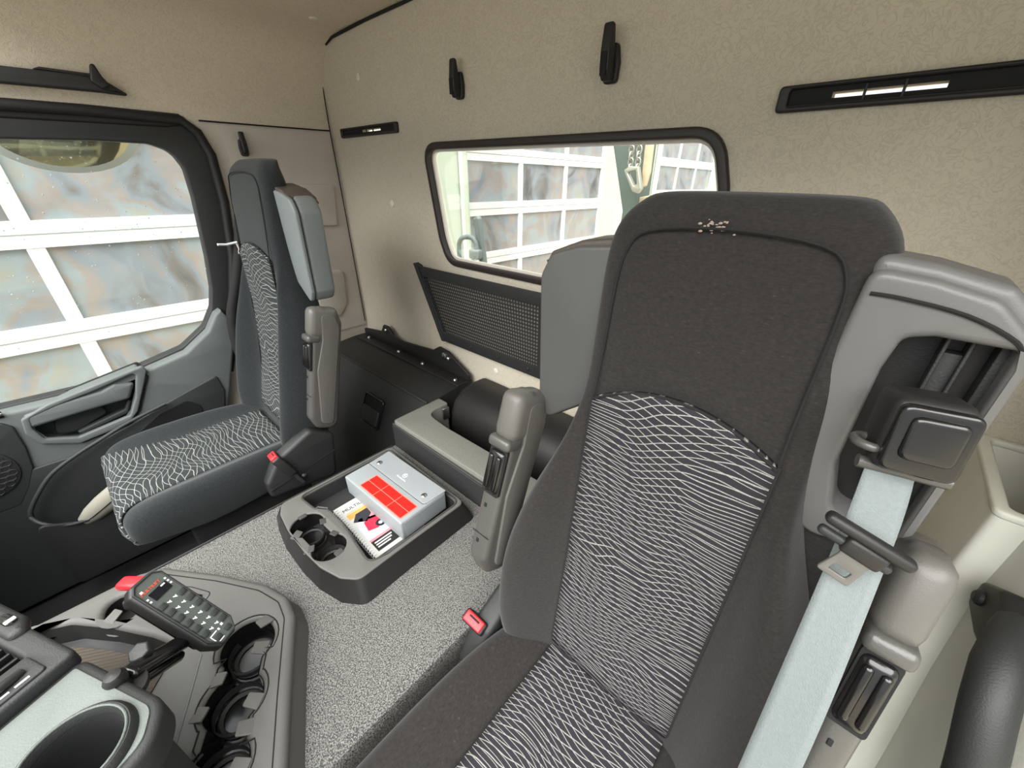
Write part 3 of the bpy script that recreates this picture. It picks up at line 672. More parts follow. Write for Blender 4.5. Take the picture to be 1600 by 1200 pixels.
for q in range(3):
    a = math.pi/2+q*2*math.pi/3; p = Vector((math.cos(a), math.sin(a), 0)); n = Vector((-p.y, p.x, 0))
    V = [bm.verts.new(LG @ v) for v in (p*.007+Vector((0, 0, .0004)), n*.0012+Vector((0, 0, .0004)), -n*.0012+Vector((0, 0, .0004)))]; bm.faces.new(V)
link('star_emblem', bm_me(bm), M['white'], dc, 60)
text('case_lettering', 'Mercedes-Benz', .0068, LG @ Matrix.Translation((0, -.017, 0)), M['white'], dc, align='CENTER')

# ------------------------------------------------------------------ front console with cup wells
fc = empty('front_console', (-.78, -.12, -.9)); tag(fc, 'dark grey console with cup wells and matted pocket under the remote control', 'console')
ct = roundp([(-1.085, -.60), (-1.068, -.15), (-1.045, -.105), (-.917, -.016), (-.813, .045), (-.745, .066), (-.690, .060), (-.548, -.006), (-.43, -.058), (-.405, -.10), (-.405, -.60)], [0, .03, .04, .1, .1, .05, .06, .1, .1, 0, 0], 7)
pocket = roundp([(-1.06, -.33), (-1.02, -.268), (-.95, -.215), (-.86, -.158), (-.800, -.128), (-.785, -.140), (-.745, -.175), (-.715, -.20), (-.70, -.60), (-1.06, -.60)], [.03, .04, .05, .03, .02, .03, .03, .03, 0, 0])
wells = [(-.700, -.030), (-.612, -.080), (-.525, -.130)]
kw = keyhole(wells, .047, .6)
slot = [(-.985+.042*math.cos(t)*.8-.02*math.sin(t), -.190+.024*math.sin(t)+.018*math.cos(t)) for t in [2*math.pi*q/20 for q in range(20)]]
prism('console_top', ct, .03, MXY(-.870), M['console'], fc, [pocket, kw, slot], .013, res=4)
skirt('console_skirt', insetp(ct, .002), -.855, insetp(ct, -.014), -.9, M['console'], fc, cap=False)
cup('pocket_well', pocket, -.846, -.895, M['darker'], fc, .97)
prism('pocket_mat', insetp(pocket, .02), .004, MXY(-.894), M['mat_'], fc)
cup('cup_well', kw, -.846, -.897, M['blackg'], fc, .94)
cup('lever_slot', slot, -.848, -.89, M['hole'], fc, .9)
for c in wells:
    lathe('well_ring', [(.036, 0), (.040, .003), (.036, .005), (.030, .002)], (*c, -.896), M['darker'], fc, cap=False)
    lathe('well_rib', [(.041, 0), (.0435, .014), (.041, .018)], (*c, -.888), M['darker'], fc, cap=False)
tube('console_groove', [(x, y, -.8405) for x, y in insetp(ct, .020)[8:-4]], .0015, M['seam'], fc, 5)
tube('well_groove', [(x, y, -.8402) for x, y in insetp(kw, -.010)], .0014, M['seam'], fc, 5, True)
tube('console_rib', [(-.742, -.098, -.840), (-.66, -.138, -.840), (-.575, -.182, -.840)], .0018, M['door'], fc, 6)
tube('lid_outline', [(x, y, -.8402) for x, y in roundp([(-1.03, -.155), (-.99, -.125), (-.93, -.075), (-.88, -.048), (-.865, -.065), (-.90, -.10), (-.955, -.125), (-.97, -.15)], .012)], .0012, M['seam'], fc, 5, True)
for (cx, cy), a in (((-.720, .014), 100), ((-.666, -.012), 50), ((-.668, -.092), -130), ((-.577, -.053), 40), ((-.630, -.130), -140), ((-.545, -.075), 60), ((-.572, -.168), -140), ((-.495, -.100), 40), ((-.968, -.208), -60)):
    mx = Matrix.Translation((cx, cy, -.842)) @ Matrix.Rotation(math.radians(a), 4, 'Z') @ Matrix.Rotation(math.radians(14), 4, 'Y')
    prism('grip_tab', roundp([(-.018, -.011), (.009, -.013), (.009, .013), (-.018, .011)], .003), .004, mx, M['console'], fc, bev=.001)
lv = rbox('lever_grip', (.060, .030, .020), .008, frame((-1.008, -.160, -.812), (.8, .6, .12), (-.6, .8, 0)), M['red'], fc)
lv['label'] = 'red plastic release lever'
rbox('lever_base', (.03, .036, .030), .006, frame((-.975, -.165, -.834), (.8, .6, -.3), (-.6, .8, 0)), M['dark'], fc)
rbox('coin_wheel', (.03, .010, .012), .004, frame((-.895, -.075, -.840), (.8, .6, 0), (-.6, .8, 0)), M['black'], fc)

# ------------------------------------------------------------------ dashboard end with air outlet and cup holder
U = Vector((.909, .416, 0)); V = Vector((.39, -.92, 0)); A = Vector((-.640, -.192, -.605))
DB = frame(A, U, V)          # local x along u, y along v, z = u x v points down
def dp(u, v, z=0): return A+U*u+V*v+Vector((0, 0, z))
DBU = Matrix(((U.x, V.x, 0, A.x), (U.y, V.y, 0, A.y), (0, 0, 1, A.z), (0, 0, 0, 1)))
da = empty('dashboard_end', dp(.05, .12, -.85)); tag(da, 'dashboard end with pale panel, round cup holder and slatted air outlet, lower left', 'dashboard')
po = roundp([(0.002, 0), (.150, .0), (.178, .028), (.178, .42), (.002, .42)], [.004, .03, .03, 0, 0], 6)
ring = circ(.121, .062, .048, 40)
prism('panel', po, .006, DBU, M['alu'], da, [ring], .001)
prism('panel_rim', insetp(po, -.012), .05, DBU @ Matrix.Translation((0, 0, -.046)), M['darker'], da, [insetp(ring, -.004)], .008)
body_o = roundp([(-.30, 0.0), (.150, .005), (.175, .03), (.175, .42), (-.30, .42)], .01)
prism('dash_body', body_o, .16, DBU @ Matrix.Translation((0, 0, -.21)), M['darker'], da, [insetp(ring, -.004)], .01)
RM = DBU @ Matrix.Translation((.121, .062, 0)) @ Matrix.Diagonal((.92, .92, 1, 1))
lathe('cup_ring', [(.060, -.004), (.062, .004), (.060, .012), (.056, .016), (.051, .016), (.048, .010), (.047, 0), (.0465, -.012)], RM, M['dark'], da, 40, cap=False)
tube('ring_highlight', [RM @ Vector((.0525*math.cos(t), .0525*math.sin(t), .0165)) for t in [2*math.pi*q/40 for q in range(40)]], .0016, M['alu'], da, 6, True)
bm = tube_dummy([(.0475, .006), (.046, -.03), (.042, -.075), (.036, -.085), (.034, -.080), (.022, -.084), (.020, -.092), (.0001, -.093)], 40, RM, False)
link('cup_well', bm_me(bm), M['dark'], da, 40)
box('dash_light_block', (-1.99, -1.30, -1.44), (.10, -.66, -.58), .05, M['darker'], da)  # unseen dash block, added to keep low front light out
# air outlet beside the panel
av = prism('outlet_bezel', roundp([(-.30, -.012), (-.004, -.012), (-.004, .215), (-.30, .215)], [.0, .010, .01, 0]), .028, DBU @ Matrix.Translation((0, 0, -.004)), M['dark'], da,
           [roundp([(-.29, .016), (-.060, .016), (-.060, .185), (-.29, .185)], .006)], .006)
prism('outlet_side', roundp([(-.056, .014), (-.012, .014), (-.008, .19), (-.056, .19)], .006), .005, DBU @ Matrix.Translation((0, 0, .022)), M['dark'], av, bev=.002)
prism('outlet_floor', rect(-.292, .014, -.058, .187), .003, DBU @ Matrix.Translation((0, 0, -.003)), M['hole'], av)
for k in range(8):
    u = -.076-.018*k
    rbox('slat', (.003, .166, .016), .001, DBU @ Matrix.Translation((u, .101, .012)) @ Matrix.Rotation(.35, 4, 'Y'), M['dark'], av)
tube('adjust_wheel', [DBU @ Vector((-.034+.006*math.sin(t*math.pi), .028+.06*t, .027+.006*math.sin(t*math.pi))) for t in [q/8 for q in range(9)]], .006, M['black'], av, 8)
flats('wheel_marks', [(rect(-.020, .028, -.017, .042), M['white']), (rect(-.020, .047, -.017, .061), M['white']), (rect(-.020, .066, -.017, .076), M['white'])], DBU @ Matrix.Translation((0, 0, .027)), av)
prism('top_ridge', roundp([(-.30, -.020), (-.125, -.020), (-.100, -.008), (-.105, .010), (-.30, .010)], [0, .008, .01, .01, 0]), .022, DBU @ Matrix.Translation((0, 0, .012)), M['dark'], da, bev=.009)
rbox('thumb_wheel', (.030, .014, .016), .006, DBU @ Matrix.Translation((-.138, -.006, .031)), M['blackg'], da)
rbox('wheel_mark', (.006, .012, .003), .001, DBU @ Matrix.Translation((-.126, -.006, .0395)), M['white'], da)
flats('icon_print', [(rect(-.186, -.012, -.172, -.009), M['white']), (rect(-.186, -.005, -.172, -.002), M['white'])], DBU @ Matrix.Translation((0, 0, .0345)), da)

# ------------------------------------------------------------------ remote control on its arm
ra = empty('clamp_arm', (-.575, -.158, -.64)); tag(ra, 'black double-ball clamp arm with a knob standing on the dashboard edge', 'mount')
p0 = Vector((-.578, -.156, -.612)); p1 = Vector((-.671, -.102, -.716)); ad = (p1-p0).normalized()
AF = frame((p0+p1)/2, ad, (.7, -.7, .2)); AL = (p1-p0).length
rbox('arm_shell', (AL*.92, .017, .026), .007, AF @ Matrix.Translation((0, .0095, 0)), M['blackg'], ra)
rbox('arm_shell', (AL*.92, .017, .026), .007, AF @ Matrix.Translation((0, -.0095, 0)), M['blackg'], ra)
lathe('ball_base', [(.026, -.030), (.026, -.022), (.012, -.018), (.010, -.010), (.012, -.004), (.013, .004), (.009, .011), (.002, .013)], Matrix.Translation(p0+Vector((0, 0, .012))), M['black'], ra, 20)
lathe('base_screw', [(.006, 0), (.006, .003), (.002, .005)], Matrix.Translation(p0+Vector((-.018, -.004, -.008))), M['steel'], ra, 10)
kd = (Vector((.25, -.2, .95))).normalized(); kc = (p0+p1)/2+kd*.012+Vector((-.012, .002, 0))
KF = Matrix.Translation(kc) @ kd.to_track_quat('Z', 'Y').to_matrix().to_4x4()
lathe('clamp_screw', [(.006, 0), (.006, .02)], KF, M['steel'], ra, 10)
prism('clamp_knob', roundp(circ(0, 0, .0145, 6), .003), .016, KF @ Matrix.Translation((0, 0, .014)), M['dark'], ra, bev=.003)
lathe('pivot_bolt', [(.006, 0), (.006, .004), (.003, .008)], Matrix.Translation(p0+ad*.012) @ kd.to_track_quat('Z', 'Y').to_matrix().to_4x4() @ Matrix.Translation((0.006, -.008, .012)), M['steel'], ra, 12)
u = Vector((.62, .37, -.69)).normalized(); v0 = Vector((.70, -.71, 0)); v = (v0-u*v0.dot(u)).normalized(); n = v.cross(u)
if n.z < 0: n = -n
C0 = Vector((-.690, -.0745, -.661))
RC = Matrix(((u.x, -v.x, n.x, C0.x), (u.y, -v.y, n.y, C0.y), (u.z, -v.z, n.z, C0.z), (0, 0, 0, 1)))   # local x: display end to far end, y: up, z: out of the face
if RC.to_3x3().determinant() < 0: raise RuntimeError('frame')
rc = empty('remote_control', C0-n*.03); tag(rc, 'black handheld remote control with display and twin rows of keys, held on the clamp arm', 'remote')
ro = roundp([(-.086, -.016), (-.076, -.026), (.066, -.026), (.086, -.014), (.086, .014), (.066, .026), (-.076, .026), (-.086, .016)], .004)
prism('housing', insetp(ro, -.003), .030, RC @ Matrix.Translation((0, 0, -.031)), M['black'], rc, bev=.008, res=3)
prism('holder', roundp(rect(-.070, -.024, .062, .024), .008), .012, RC @ Matrix.Translation((0, 0, -.043)), M['blackg'], rc, bev=.003)
prism('face_rim', ro, .005, RC @ Matrix.Translation((0, 0, -.003)), M['dark'], rc, [insetp(ro, .003)], .001)
prism('face', insetp(ro, .002), .003, RC @ Matrix.Translation((0, 0, -.003)), M['remote'], rc)
prism('display', roundp(rect(-.060, -.014, -.044, .016), .001), .0012, RC, M['screen'], rc)
TX = RC @ Matrix(((0, -1, 0, -.064), (1, 0, 0, -.020), (0, 0, 1, .0005), (0, 0, 0, 1)))
text('brand_lettering', 'MULTILIFT', .0072, TX, M['orangel'], rc)
kx = [-.030+.0165*i for i in range(6)]
for x in kx:
    for y in (.0165, -.0165): rbox('key', (.010, .0115, .0035), .0014, RC @ Matrix.Translation((x+(.004 if y > 0 else 0), y, .001)), M['key'], rc, seg=2)
for x, y in ((.074, .009), (.072, -.010)): rbox('key', (.009, .011, .0035), .0014, RC @ Matrix.Translation((x, y, .001)), M['key'], rc, seg=2)
sy = []
for i, x in enumerate(kx):
    for y in (.0055, -.0055):
        a, b = x+.002, y
        sy += [([(a-.0028, b-.0022), (a-.0012, b-.003), (a+.0028, b+.0018), (a+.0012, b+.003)], M['white']), ([(a-.0025, b+.0022), (a-.001, b+.003), (a+.001, b+.001), (a-.001, b)], M['white'])]
sy += [(rect(.062, -.018, .064, -.004), M['white']), (rect(.062, -.018, .079, -.0165), M['white']), (rect(.0785, -.018, .080, -.004), M['white']), (rect(-.072, -.018, -.068, -.014), M['white']),
       (rect(-.064, .018, -.061, .021), M['white']), (rect(-.058, .018, -.055, .021), M['white']), (rect(-.052, .018, -.049, .021), M['white']),
       (rect(-.056, -.021, -.053, -.018), M['white']), (rect(-.050, -.021, -.047, -.018), M['white']), (rect(.060, .006, .064, .010), M['white']), (rect(.062, -.002, .066, .001), M['white'])]
sy = [(p, m) for p, m in sy]
flats('key_symbols', sy, RC, rc)
prism('display_text', rect(-.0585, .006, -.056, .013), .0004, RC @ Matrix.Translation((0, 0, .0012)), M['white'], rc)

# ------------------------------------------------------------------ seats
def make_seat(label, name, cx, ytab, dz, s, cz, cfront, cback, fab, belted, frontpat, UI=.118, hk=1.0, sy=0.):
    # s: inboard side sign; cz: cushion top height
    X = lambda u: cx+u
    yc = lambda z: lerp(ytab, z)
    Wt = [(-.90+dz, .20), (-.86+dz, .225), (-.80+dz, .245), (-.70+dz, .250), (-.60+dz, .238), (-.50+dz, .212), (-.42+dz, .180), (-.35+dz, .155), (-.28+dz, .148), (-.18+dz, .147), (-.10+dz, .150), (-.06+dz, .146), (-.035+dz, .130), (-.018+dz, .104)]
    Bt = [(-.90+dz, .055), (-.80+dz, .075), (-.65+dz, .08), (-.50+dz, .055), (-.38+dz, .018), (-.28+dz, 0), (0+dz, 0)]
    Tt = [(-.90+dz, .13), (-.5+dz, .12), (-.25+dz, .10), (-.08+dz, .085), (-.03+dz, .06), (-.018+dz, .045)]
    r = empty(name, (cx, cback, -1.45)); tag(r, label, 'seat', 'cab seats')
    zs = [-.90, -.86, -.80, -.74, -.67, -.60, -.54, -.48, -.42, -.36, -.30, -.24, -.18, -.12, -.075, -.045, -.026, -.018]
    loops = []
    for z0 in zs:
        z = z0+dz; W = lerp(Wt, z)*(hk if z0 > -.4 else 1+(hk-1)*max(0, (z0+.6)/.2)); b = lerp(Bt, z); t = lerp(Tt, z); y = yc(z)+(.004 if z0 < -.06 else .004+(z0+.06)**2*14)
        ui = min(UI+.004, W*.86); d = W-ui
        side = [(ui*.5, 0), (ui, 0), (ui+.22*d, -.25*b), (ui+.5*d, -.8*b), (ui+.78*d, -.98*b), (W-.004, -.55*b+.018), (W+.002, .03), (W-.01, t*.8), (W*.75, t), ]
        if d < .03: side = [(ui*.5, 0), (ui*.85, .001), (ui, .003), (ui+.4*d, .007), (ui+.75*d, .013), (W-.002, .024), (W, .04), (W-.006, t*.8), (W*.75, t)]
        L = [(0, 0)]+side+[(0, t+.008)]+[(-a, o) for a, o in reversed(side)]
        loops.append([(X(a), y+o, z) for a, o in L])
    loft('backrest', loops, fab, r, ang=180, sub=2)
    # patterned centre of the backrest
    bm = bmesh.new(); uvl = bm.loops.layers.uv.new('UVMap'); nu, nv = 14, 26; G = []
    for i in range(nu+1):
        uu = -UI+2*UI*i/nu; zt = -.287+.040*(1-(uu/UI)**2)+dz; zb = -.835+dz; row = []
        for j in range(nv+1):
            z = zb+(zt-zb)*j/nv; e = (1-(uu/UI)**2)*.006
            row.append((bm.verts.new((X(uu), yc(z)-.003-e, z)), (uu, z)))
        G.append(row)
    for i in range(nu):
        for j in range(nv):
            q = (G[i][j], G[i+1][j], G[i+1][j+1], G[i][j+1]); f = bm.faces.new([a[0] for a in q])
            for lp, a in zip(f.loops, q): lp[uvl].uv = a[1]
    me = bpy.data.meshes.new('m'); bm.to_mesh(me); bm.free()
    bp_ = link('backrest_panel', me, M['pat' if belted else 'patp'], r, 60); sd = bp_.modifiers.new('s', 'SOLIDIFY'); sd.thickness = .008; sd.offset = -1
    bp_['label'] = 'dark cloth panel woven with pale wavy lines'
    # stitched seams
    for k in (-1, 1):
        tube('seam', [(X(k*(UI+.001)), yc(z+dz)-.0015, z+dz) for z in (-.83, -.7, -.55, -.4, -.285)], .002, M['seam'], r, 6)
    sm = [(X(-UI*1.0), yc(dz-.285)-.001, dz-.285)]+[(X(-UI*.98), yc(dz+z)+.004, dz+z) for z in (-.2, -.13)]+[(X(-UI*.93), yc(dz-.085)+.005, dz-.085), (X(-UI*.72), yc(dz-.06)+.002, dz-.060), (X(0), yc(dz-.054)+.001, dz-.052)]
    sm2 = [(2*cx-a, b, c) for a, b, c in sm[:-1]]
    tube('seam', arc3(sm+sm2[::-1], 4), .0016, M['seam'], r, 6)
    tube('seam', arc3([(X(-UI), yc(dz-.288)-.004, -.289+dz), (X(-UI*.5), yc(dz-.257)-.006, -.258+dz), (X(0), yc(dz-.247)-.008, -.248+dz), (X(UI*.5), yc(dz-.257)-.006, -.258+dz), (X(UI), yc(dz-.288)-.004, -.289+dz)], 5), .002, M['seam'], r, 6)
    # cushion
    rows = []
    ys = [cback+.02, cback-.05, cback-.16, cback-.28, cfront+.12, cfront+.05, cfront+.015, cfront]
    for k, y in enumerate(ys):
        W = [.20, .225, .245, .250, .250, .247, .236, .215][k]; b = [.01, .03, .038, .038, .034, .026, .014, .004][k]
        zz = cz+[0, 0, 0, 0, .004, .004, -.006, -.030][k]; H = [.12, .13, .13, .13, .12, .105, .085, .05][k]
        d = W-UI
        side = [(UI*.5, 0), (UI, 0), (UI+.3*d, .35*b), (UI+.62*d, b), (UI+.88*d, b*.75), (W, -.02), (W, -.06), (W-.015, -H), (W*.6, -H)]
        L = [(0, 0)]+side+[(0, -H)]+[(-a, o) for a, o in reversed(side)]
        rows.append([(X(a), y, zz+o) for a, o in L])
    loft('seat_cushion', rows, fab, r, ang=180, sub=2)
    bm = bmesh.new(); uvl = bm.loops.layers.uv.new('UVMap'); G = []
    path = [(cback-.005, cz+.004), (cback-.05, cz+.006), (cback-.16, cz+.007), (cback-.28, cz+.007), (cfront+.12, cz+.010), (cfront+.05, cz+.010), (cfront+.022, cz+.004), (cfront+.003, cz-.012), (cfront-.005, cz-.035), (cfront-.003, cz-.060)]
    path = [(p.x, p.y) for p in arc3([(a, b, 0) for a, b in path], 3)]
    hw = lambda t: UI+ (frontpat*max(0, (t-.25)/.75)**1.3)
    sdist = 0; N = len(path)
    for j, (y, z) in enumerate(path):
        if j: sdist += math.hypot(y-path[j-1][0], z-path[j-1][1])
        t = j/(N-1); row = []
        for i in range(13):
            uu = hw(t)*(-1+2*i/12); z2 = z+(.022*max(0, (abs(uu)-UI)/.1) if frontpat and t < .85 else 0)
            row.append((bm.verts.new((X(uu), y+(.02*max(0, (abs(uu)-.19)/.06) if frontpat else 0), z2)), (uu, -sdist+2)))
        G.append(row)
    for j in range(N-1):
        for i in range(12):
            q = (G[j][i], G[j][i+1], G[j+1][i+1], G[j+1][i]); f = bm.faces.new([a[0] for a in q])
            for lp, a in zip(f.loops, q): lp[uvl].uv = a[1]
    bmesh.ops.recalc_face_normals(bm, faces=bm.faces); me = bpy.data.meshes.new('m'); bm.to_mesh(me); bm.free()
    cp = link('cushion_panel', me, M['pat' if belted else 'patp'], r, 60); sd = cp.modifiers.new('s', 'SOLIDIFY'); sd.thickness = .006; sd.offset = -1
    cp['label'] = 'dark cloth panel woven with pale wavy lines'
    # shoulder wings
    for k in (-1, 1):
        inb = (k == s)
        if belted and not inb: continue
        lm, lt = (M['leatheri'], M['leatherb']) if belted else (M['leatherg'], M['leatherb'])
        o = roundp([(k*.10, -.080), (k*.19, -.090), (k*(.238 if belted else .252), -.106), (k*(.256 if belted else .270), -.14), (k*.250, -.36), (k*.232, -.395), (k*.15, -.33), (k*.10, -.28)], [.004, .03, .03, .03, .02, .02, .03, .01])
        if k < 0: o = o[::-1]
        zo = dz-(.012 if not belted else .0)
        o = [(X(a), b+zo) for a, b in o]
        y0 = yc(dz-.25)+(.048 if not belted else .036)
        w_ = prism('shoulder_wing', o, .016, MXZ(y0), lm, r, bev=.006, res=3)
        prism('wing_back', insetp(o, -.001), 0.066, MXZ(y0+.011), lm, w_, bev=.014, res=3)
        tube('piping', [(a, y0+.012, b) for a, b in insetp(o, -.0005)], .0014, M['seam'], w_, 6, True)
        cpo = [(k*.10, -.070), (k*.19, -.083), (k*.240, -.103), (k*.252, -.125), (k*.236, -.116), (k*.185, -.096), (k*.10, -.086)]
        if k < 0: cpo = cpo[::-1]
        prism('wing_top', roundp([(X(a), b+zo) for a, b in cpo], .006), .075, MXZ(y0+.006), lt, w_, bev=.005)
    # armrests folded up beside the backrest
    for k in ((-1, 1) if belted else (s,)):
        ya, za = (yc(-.36)+.030, -.335) if belted else (.474, -.358)
        if belted and k == 1: ya, za = ya-.006, za+.022
        xa = X(k*(.250 if belted and k == 1 else .258)); top = Vector((xa, ya, za)); bt = Vector((xa, ya-.125*(1 if belted else .80), za-.365-(0 if belted else .035)))
        ax = (bt-top).normalized(); F = frame(top, ax, (0, -1, 0.001)) @ Matrix.Diagonal((1, 1, .80 if (belted and k == 1) else 1, 1))  # x down the arm, y forward, z sideways
        Ln = (bt-top).length
        sideo = roundp([(0, .010), (.012, .040), (.085, .046), (.10, .044), (Ln-.05, .044), (Ln-.01, .020), (Ln, -.030), (Ln-.02, -.050), (.05, -.052), (.01, -.035)], [.02, .02, .01, .01, .03, .03, .03, .03, .03, .03])
        a_ = prism('armrest', sideo, .044, F @ Matrix.Translation((0, 0, -.022)), M['arm'], r, [], .014, res=3)
        rbox('arm_head', (.092, .088, .050), .018, F @ Matrix.Translation((.048, .006, 0)), M['armt'], a_)
        rbox('collar', (.022, .040, .050), .008, F @ Matrix.Translation((.098, .036, 0)), M['arm'], a_)
        prism('roller_recess', roundp(rect(.108, -.020, .200, .020), .006), .006, F @ Matrix(((1, 0, 0, 0), (0, 0, 1, .0405), (0, -1, 0, 0), (0, 0, 0, 1))), M['hole'], a_)
        g = rbox('adjuster_roller', (.084, .030, .036), .009, F @ Matrix.Translation((.154, .038, 0)), M['blackg'], a_)
        for q in (-.0085, .0085): rbox('roller_groove', (.066, .010, .011), .004, F @ Matrix.Translation((.154, .052, q)), M['blackg'], a_)
        po_ = roundp([(.02, .020), (.10, .012), (.20, .026), (Ln-.03, .010), (Ln-.02, -.030), (.06, -.040), (.02, -.02)], .02)
        for q in (-1, 1): prism('side_pad', po_, .008, F @ Matrix.Translation((0, 0, q*.022-.004)), M['armt'], a_, bev=.003)
        for q in (.225, .30): rbox('screw_hole', (.008, .002, .006), .001, F @ Matrix.Translation((q, .0445, .004)), M['hole'], a_)
        tube('joint_line', [F @ Vector((.285, .0445, q)) for q in (-.020, 0, .020)], .001, M['seam'], a_, 5)
    # side shield, buckle
    sx = X(s*.247); cb0 = cback; cback = cback+sy
    sh_o = roundp([(cback-.11, cz+.02), (cback+.005, cz+.075), (cback+.075, cz+.025), (cback+.05, cz-.14), (cback-.16, cz-.11), (cback-.16, cz-.05)], .02)
    prism('side_shield', sh_o, .05, MYZ(sx-.025), M['dark'], r, bev=.012)
    prism('shield_seam', [(cback-.155, cz-.075), (cback+.062, cz-.035), (cback+.062, cz-.039), (cback-.155, cz-.079)], .054, MYZ(sx-.027), M['seam'], r)
    bu = Vector((sx+s*.02, cback-.10, cz-.005)); bd = Vector((-.15*s, -.35, .8)).normalized()
    BF = frame(bu, bd, (1, 0, 0))
    bk_ = rbox('belt_buckle', (.082, .056, .028), .006, BF, M['black'], r)
    bb = rbox('release_button', (.020, .046, .0225), .003, BF @ Matrix.Translation((.038, 0, 0)), M['red'], bk_); bb['label'] = 'red push button'
    rbox('buckle_slot', (.004, .026, .004), .001, BF @ Matrix.Translation((.0475, 0, .004)), M['hole'], bk_)
    rbox('buckle_stem', (.07, .03, .012), .004, frame(bu-bd*.06, bd, (1, 0, 0)), M['darker'], r)
    lathe('shield_bolt', [(.009, 0), (.009, .004), (.003, .007)], Matrix.Translation((sx+s*.028, cback-.055, cz-.075)) @ Matrix.Rotation(math.pi/2*s, 4, 'Y'), M['steel'], r, 12)
    cback = cb0
    # recliner knuckles between cushion and back
    for k in (-1, 1):
        rbox('recliner', (.04, .07, .09), .012, (X(k*.215), cback+.035, cz+.01), M['black'], r)
    # pedestal
    box('pedestal', (X(-.16), cfront+.12, -1.45), (X(.16), cback+.02, cz-.10), .01, M['darker'], r)
    return r, yc

ps, pyc = make_seat('passenger seat with light grey shoulder wing, whole cushion in view, beside side window', 'truck_seat', -1.465,
          [(-.95, .275), (-.84, .300), (-.7, .336), (-.6, .365), (-.4, .392), (-.2, .402), (0, .424), (.06, .44)], .056, 1, -.815, -.160, .300, M['fabp'], False, .10, .134, 1.08, .03)
ds, dyc = make_seat('driver seat with dark cloth headrest, grey belt and patterned back, nearest the camera', 'truck_seat', -.125,
          [(-.95, .38), (-.82, .393), (-.6, .418), (-.3, .445), (-.2, .452), (-.05, .472), (0, .485)], 0., -1, -.862, -.12, .410, M['fab'], True, 0., .118, 1.0, .012)

# driver seat: outboard wing with belt outlet
y0 = .477; cx = -.123
ow = roundp([(cx+.122, -.072), (cx+.165, -.076), (cx+.205, -.086), (cx+.232, -.112), (cx+.238, -.135), (cx+.238, -.34), (cx+.16, -.375), (cx+.130, -.33), (cx+.116, -.25)], [.014, .03, .03, .03, .012, .012, .03, .02, .03])
rh = roundp([(cx+.162, -.128), (cx+.180, -.122), (cx+.228, -.122), (cx+.228, -.33), (cx+.175, -.33), (cx+.160, -.27), (cx+.158, -.16)], [.01, .01, .004, .004, .02, .03, .02])
ob = prism('belt_wing', ow, .05, MXZ(y0-.012), M['leather'], ds, [rh], .007, res=3)
prism('wing_back', insetp(ow, -.003), 0.03, MXZ(y0+.037), M['leather'], ob, bev=.012, res=3)
prism('wing_recess', insetp(rh, -.004), .006, MXZ(y0+.030), M['black'], ob)
tube('piping', arc3([(cx+.128, y0-.012, -.0935), (cx+.15, y0-.013, -.094), (cx+.19, y0-.013, -.100), (cx+.222, y0-.012, -.114), (cx+.236, y0-.006, -.132)], 4), .002, M['seam'], ob, 6)
prism('wing_top', roundp([(cx+.122, -.061), (cx+.165, -.066), (cx+.210, -.077), (cx+.240, -.106), (cx+.244, -.130), (cx+.234, -.122), (cx+.205, -.102), (cx+.165, -.093), (cx+.122, -.089)], .015, 7), .056, MXZ(y0-.003), M['leather'], ob, bev=.009, res=3)
for a, b in ((.190, .003), (.205, .003), (.222, .007)): box('belt_guide', (cx+a, y0+.010, -.30), (cx+a+b, y0+.034, -.123), .001, M['dark'], ob)
box('guide_plate', (cx+.191, y0+.016, -.30), (cx+.206, y0+.030, -.140), .001, M['darker'], ob)
prism('back_shell', roundp([(cx+.10, -.33), (cx+.236, -.33), (cx+.236, -.70), (cx+.21, -.86), (cx+.10, -.86)], .02), .07, MXZ(.475), M['fab'], ds, bev=.012)
# outlet block
OB = frame((cx+.192, .425, -.190), (.97, .22, 0), (0, .16, 1))    # x right, y up, z towards the camera
rbox('outlet_block', (.052, .066, .050), .010, OB, M['black'], ob)
oc = roundp(rect(-.0235, -.028, .0245, .029), .008)
prism('outlet_cover', oc, .010, OB @ Matrix.Translation((0, 0, .021)), M['blackg'], ob, bev=.003)
prism('outlet_cover_pad', roundp(rect(-.016, -.015, .018, .022), .007), .008, OB @ Matrix.Translation((0, 0, .027)), M['blackg'], ob, bev=.0035)
tube('belt_loop', [OB @ Vector((-.026+.010*math.cos(t), -.016, .006+.013*math.sin(t))) for t in [2*math.pi*q/16 for q in range(16)]], .004, M['arm'], ob, 8, True)
tube('belt_roller', [OB @ Vector((a, -.036, .004)) for a in (-.028, .033)], .006, M['arm'], ob, 10)
# webbing
bl = [(.050, .412, -.222), (.053, .385, -.275), (.056, .345, -.37), (.060, .310, -.48), (.066, .288, -.60), (.075, .275, -.72), (.09, .29, -.86)]
brr = [(.082, .420, -.222), (.087, .395, -.262), (.092, .350, -.345), (.098, .312, -.44), (.107, .292, -.56), (.118, .280, -.70), (.13, .295, -.86)]
la, lb = arc3(bl, 4), arc3(brr, 4)
bm = bmesh.new(); uvl = bm.loops.layers.uv.new('UVMap'); rows = []
for a, b in zip(la, lb): rows.append([bm.verts.new(a.lerp(b, k/6)) for k in range(7)])
for r0, r1 in zip(rows, rows[1:]):
    for k in range(6): bm.faces.new((r0[k], r0[k+1], r1[k+1], r1[k]))
wb = link('seat_belt', bm_me(bm), M['belt'], ds, 60); sd = wb.modifiers.new('s', 'SOLIDIFY'); sd.thickness = .0015; sd.offset = 0
wb['label'] = 'grey woven belt webbing'
TB = frame((.067, .362, -.268), (.93, .10, -.30), (.25, .10, .95))
rbox('tongue_bar', (.066, .010, .012), .004, TB @ Matrix.Translation((0, .004, .004)), M['black'], wb)
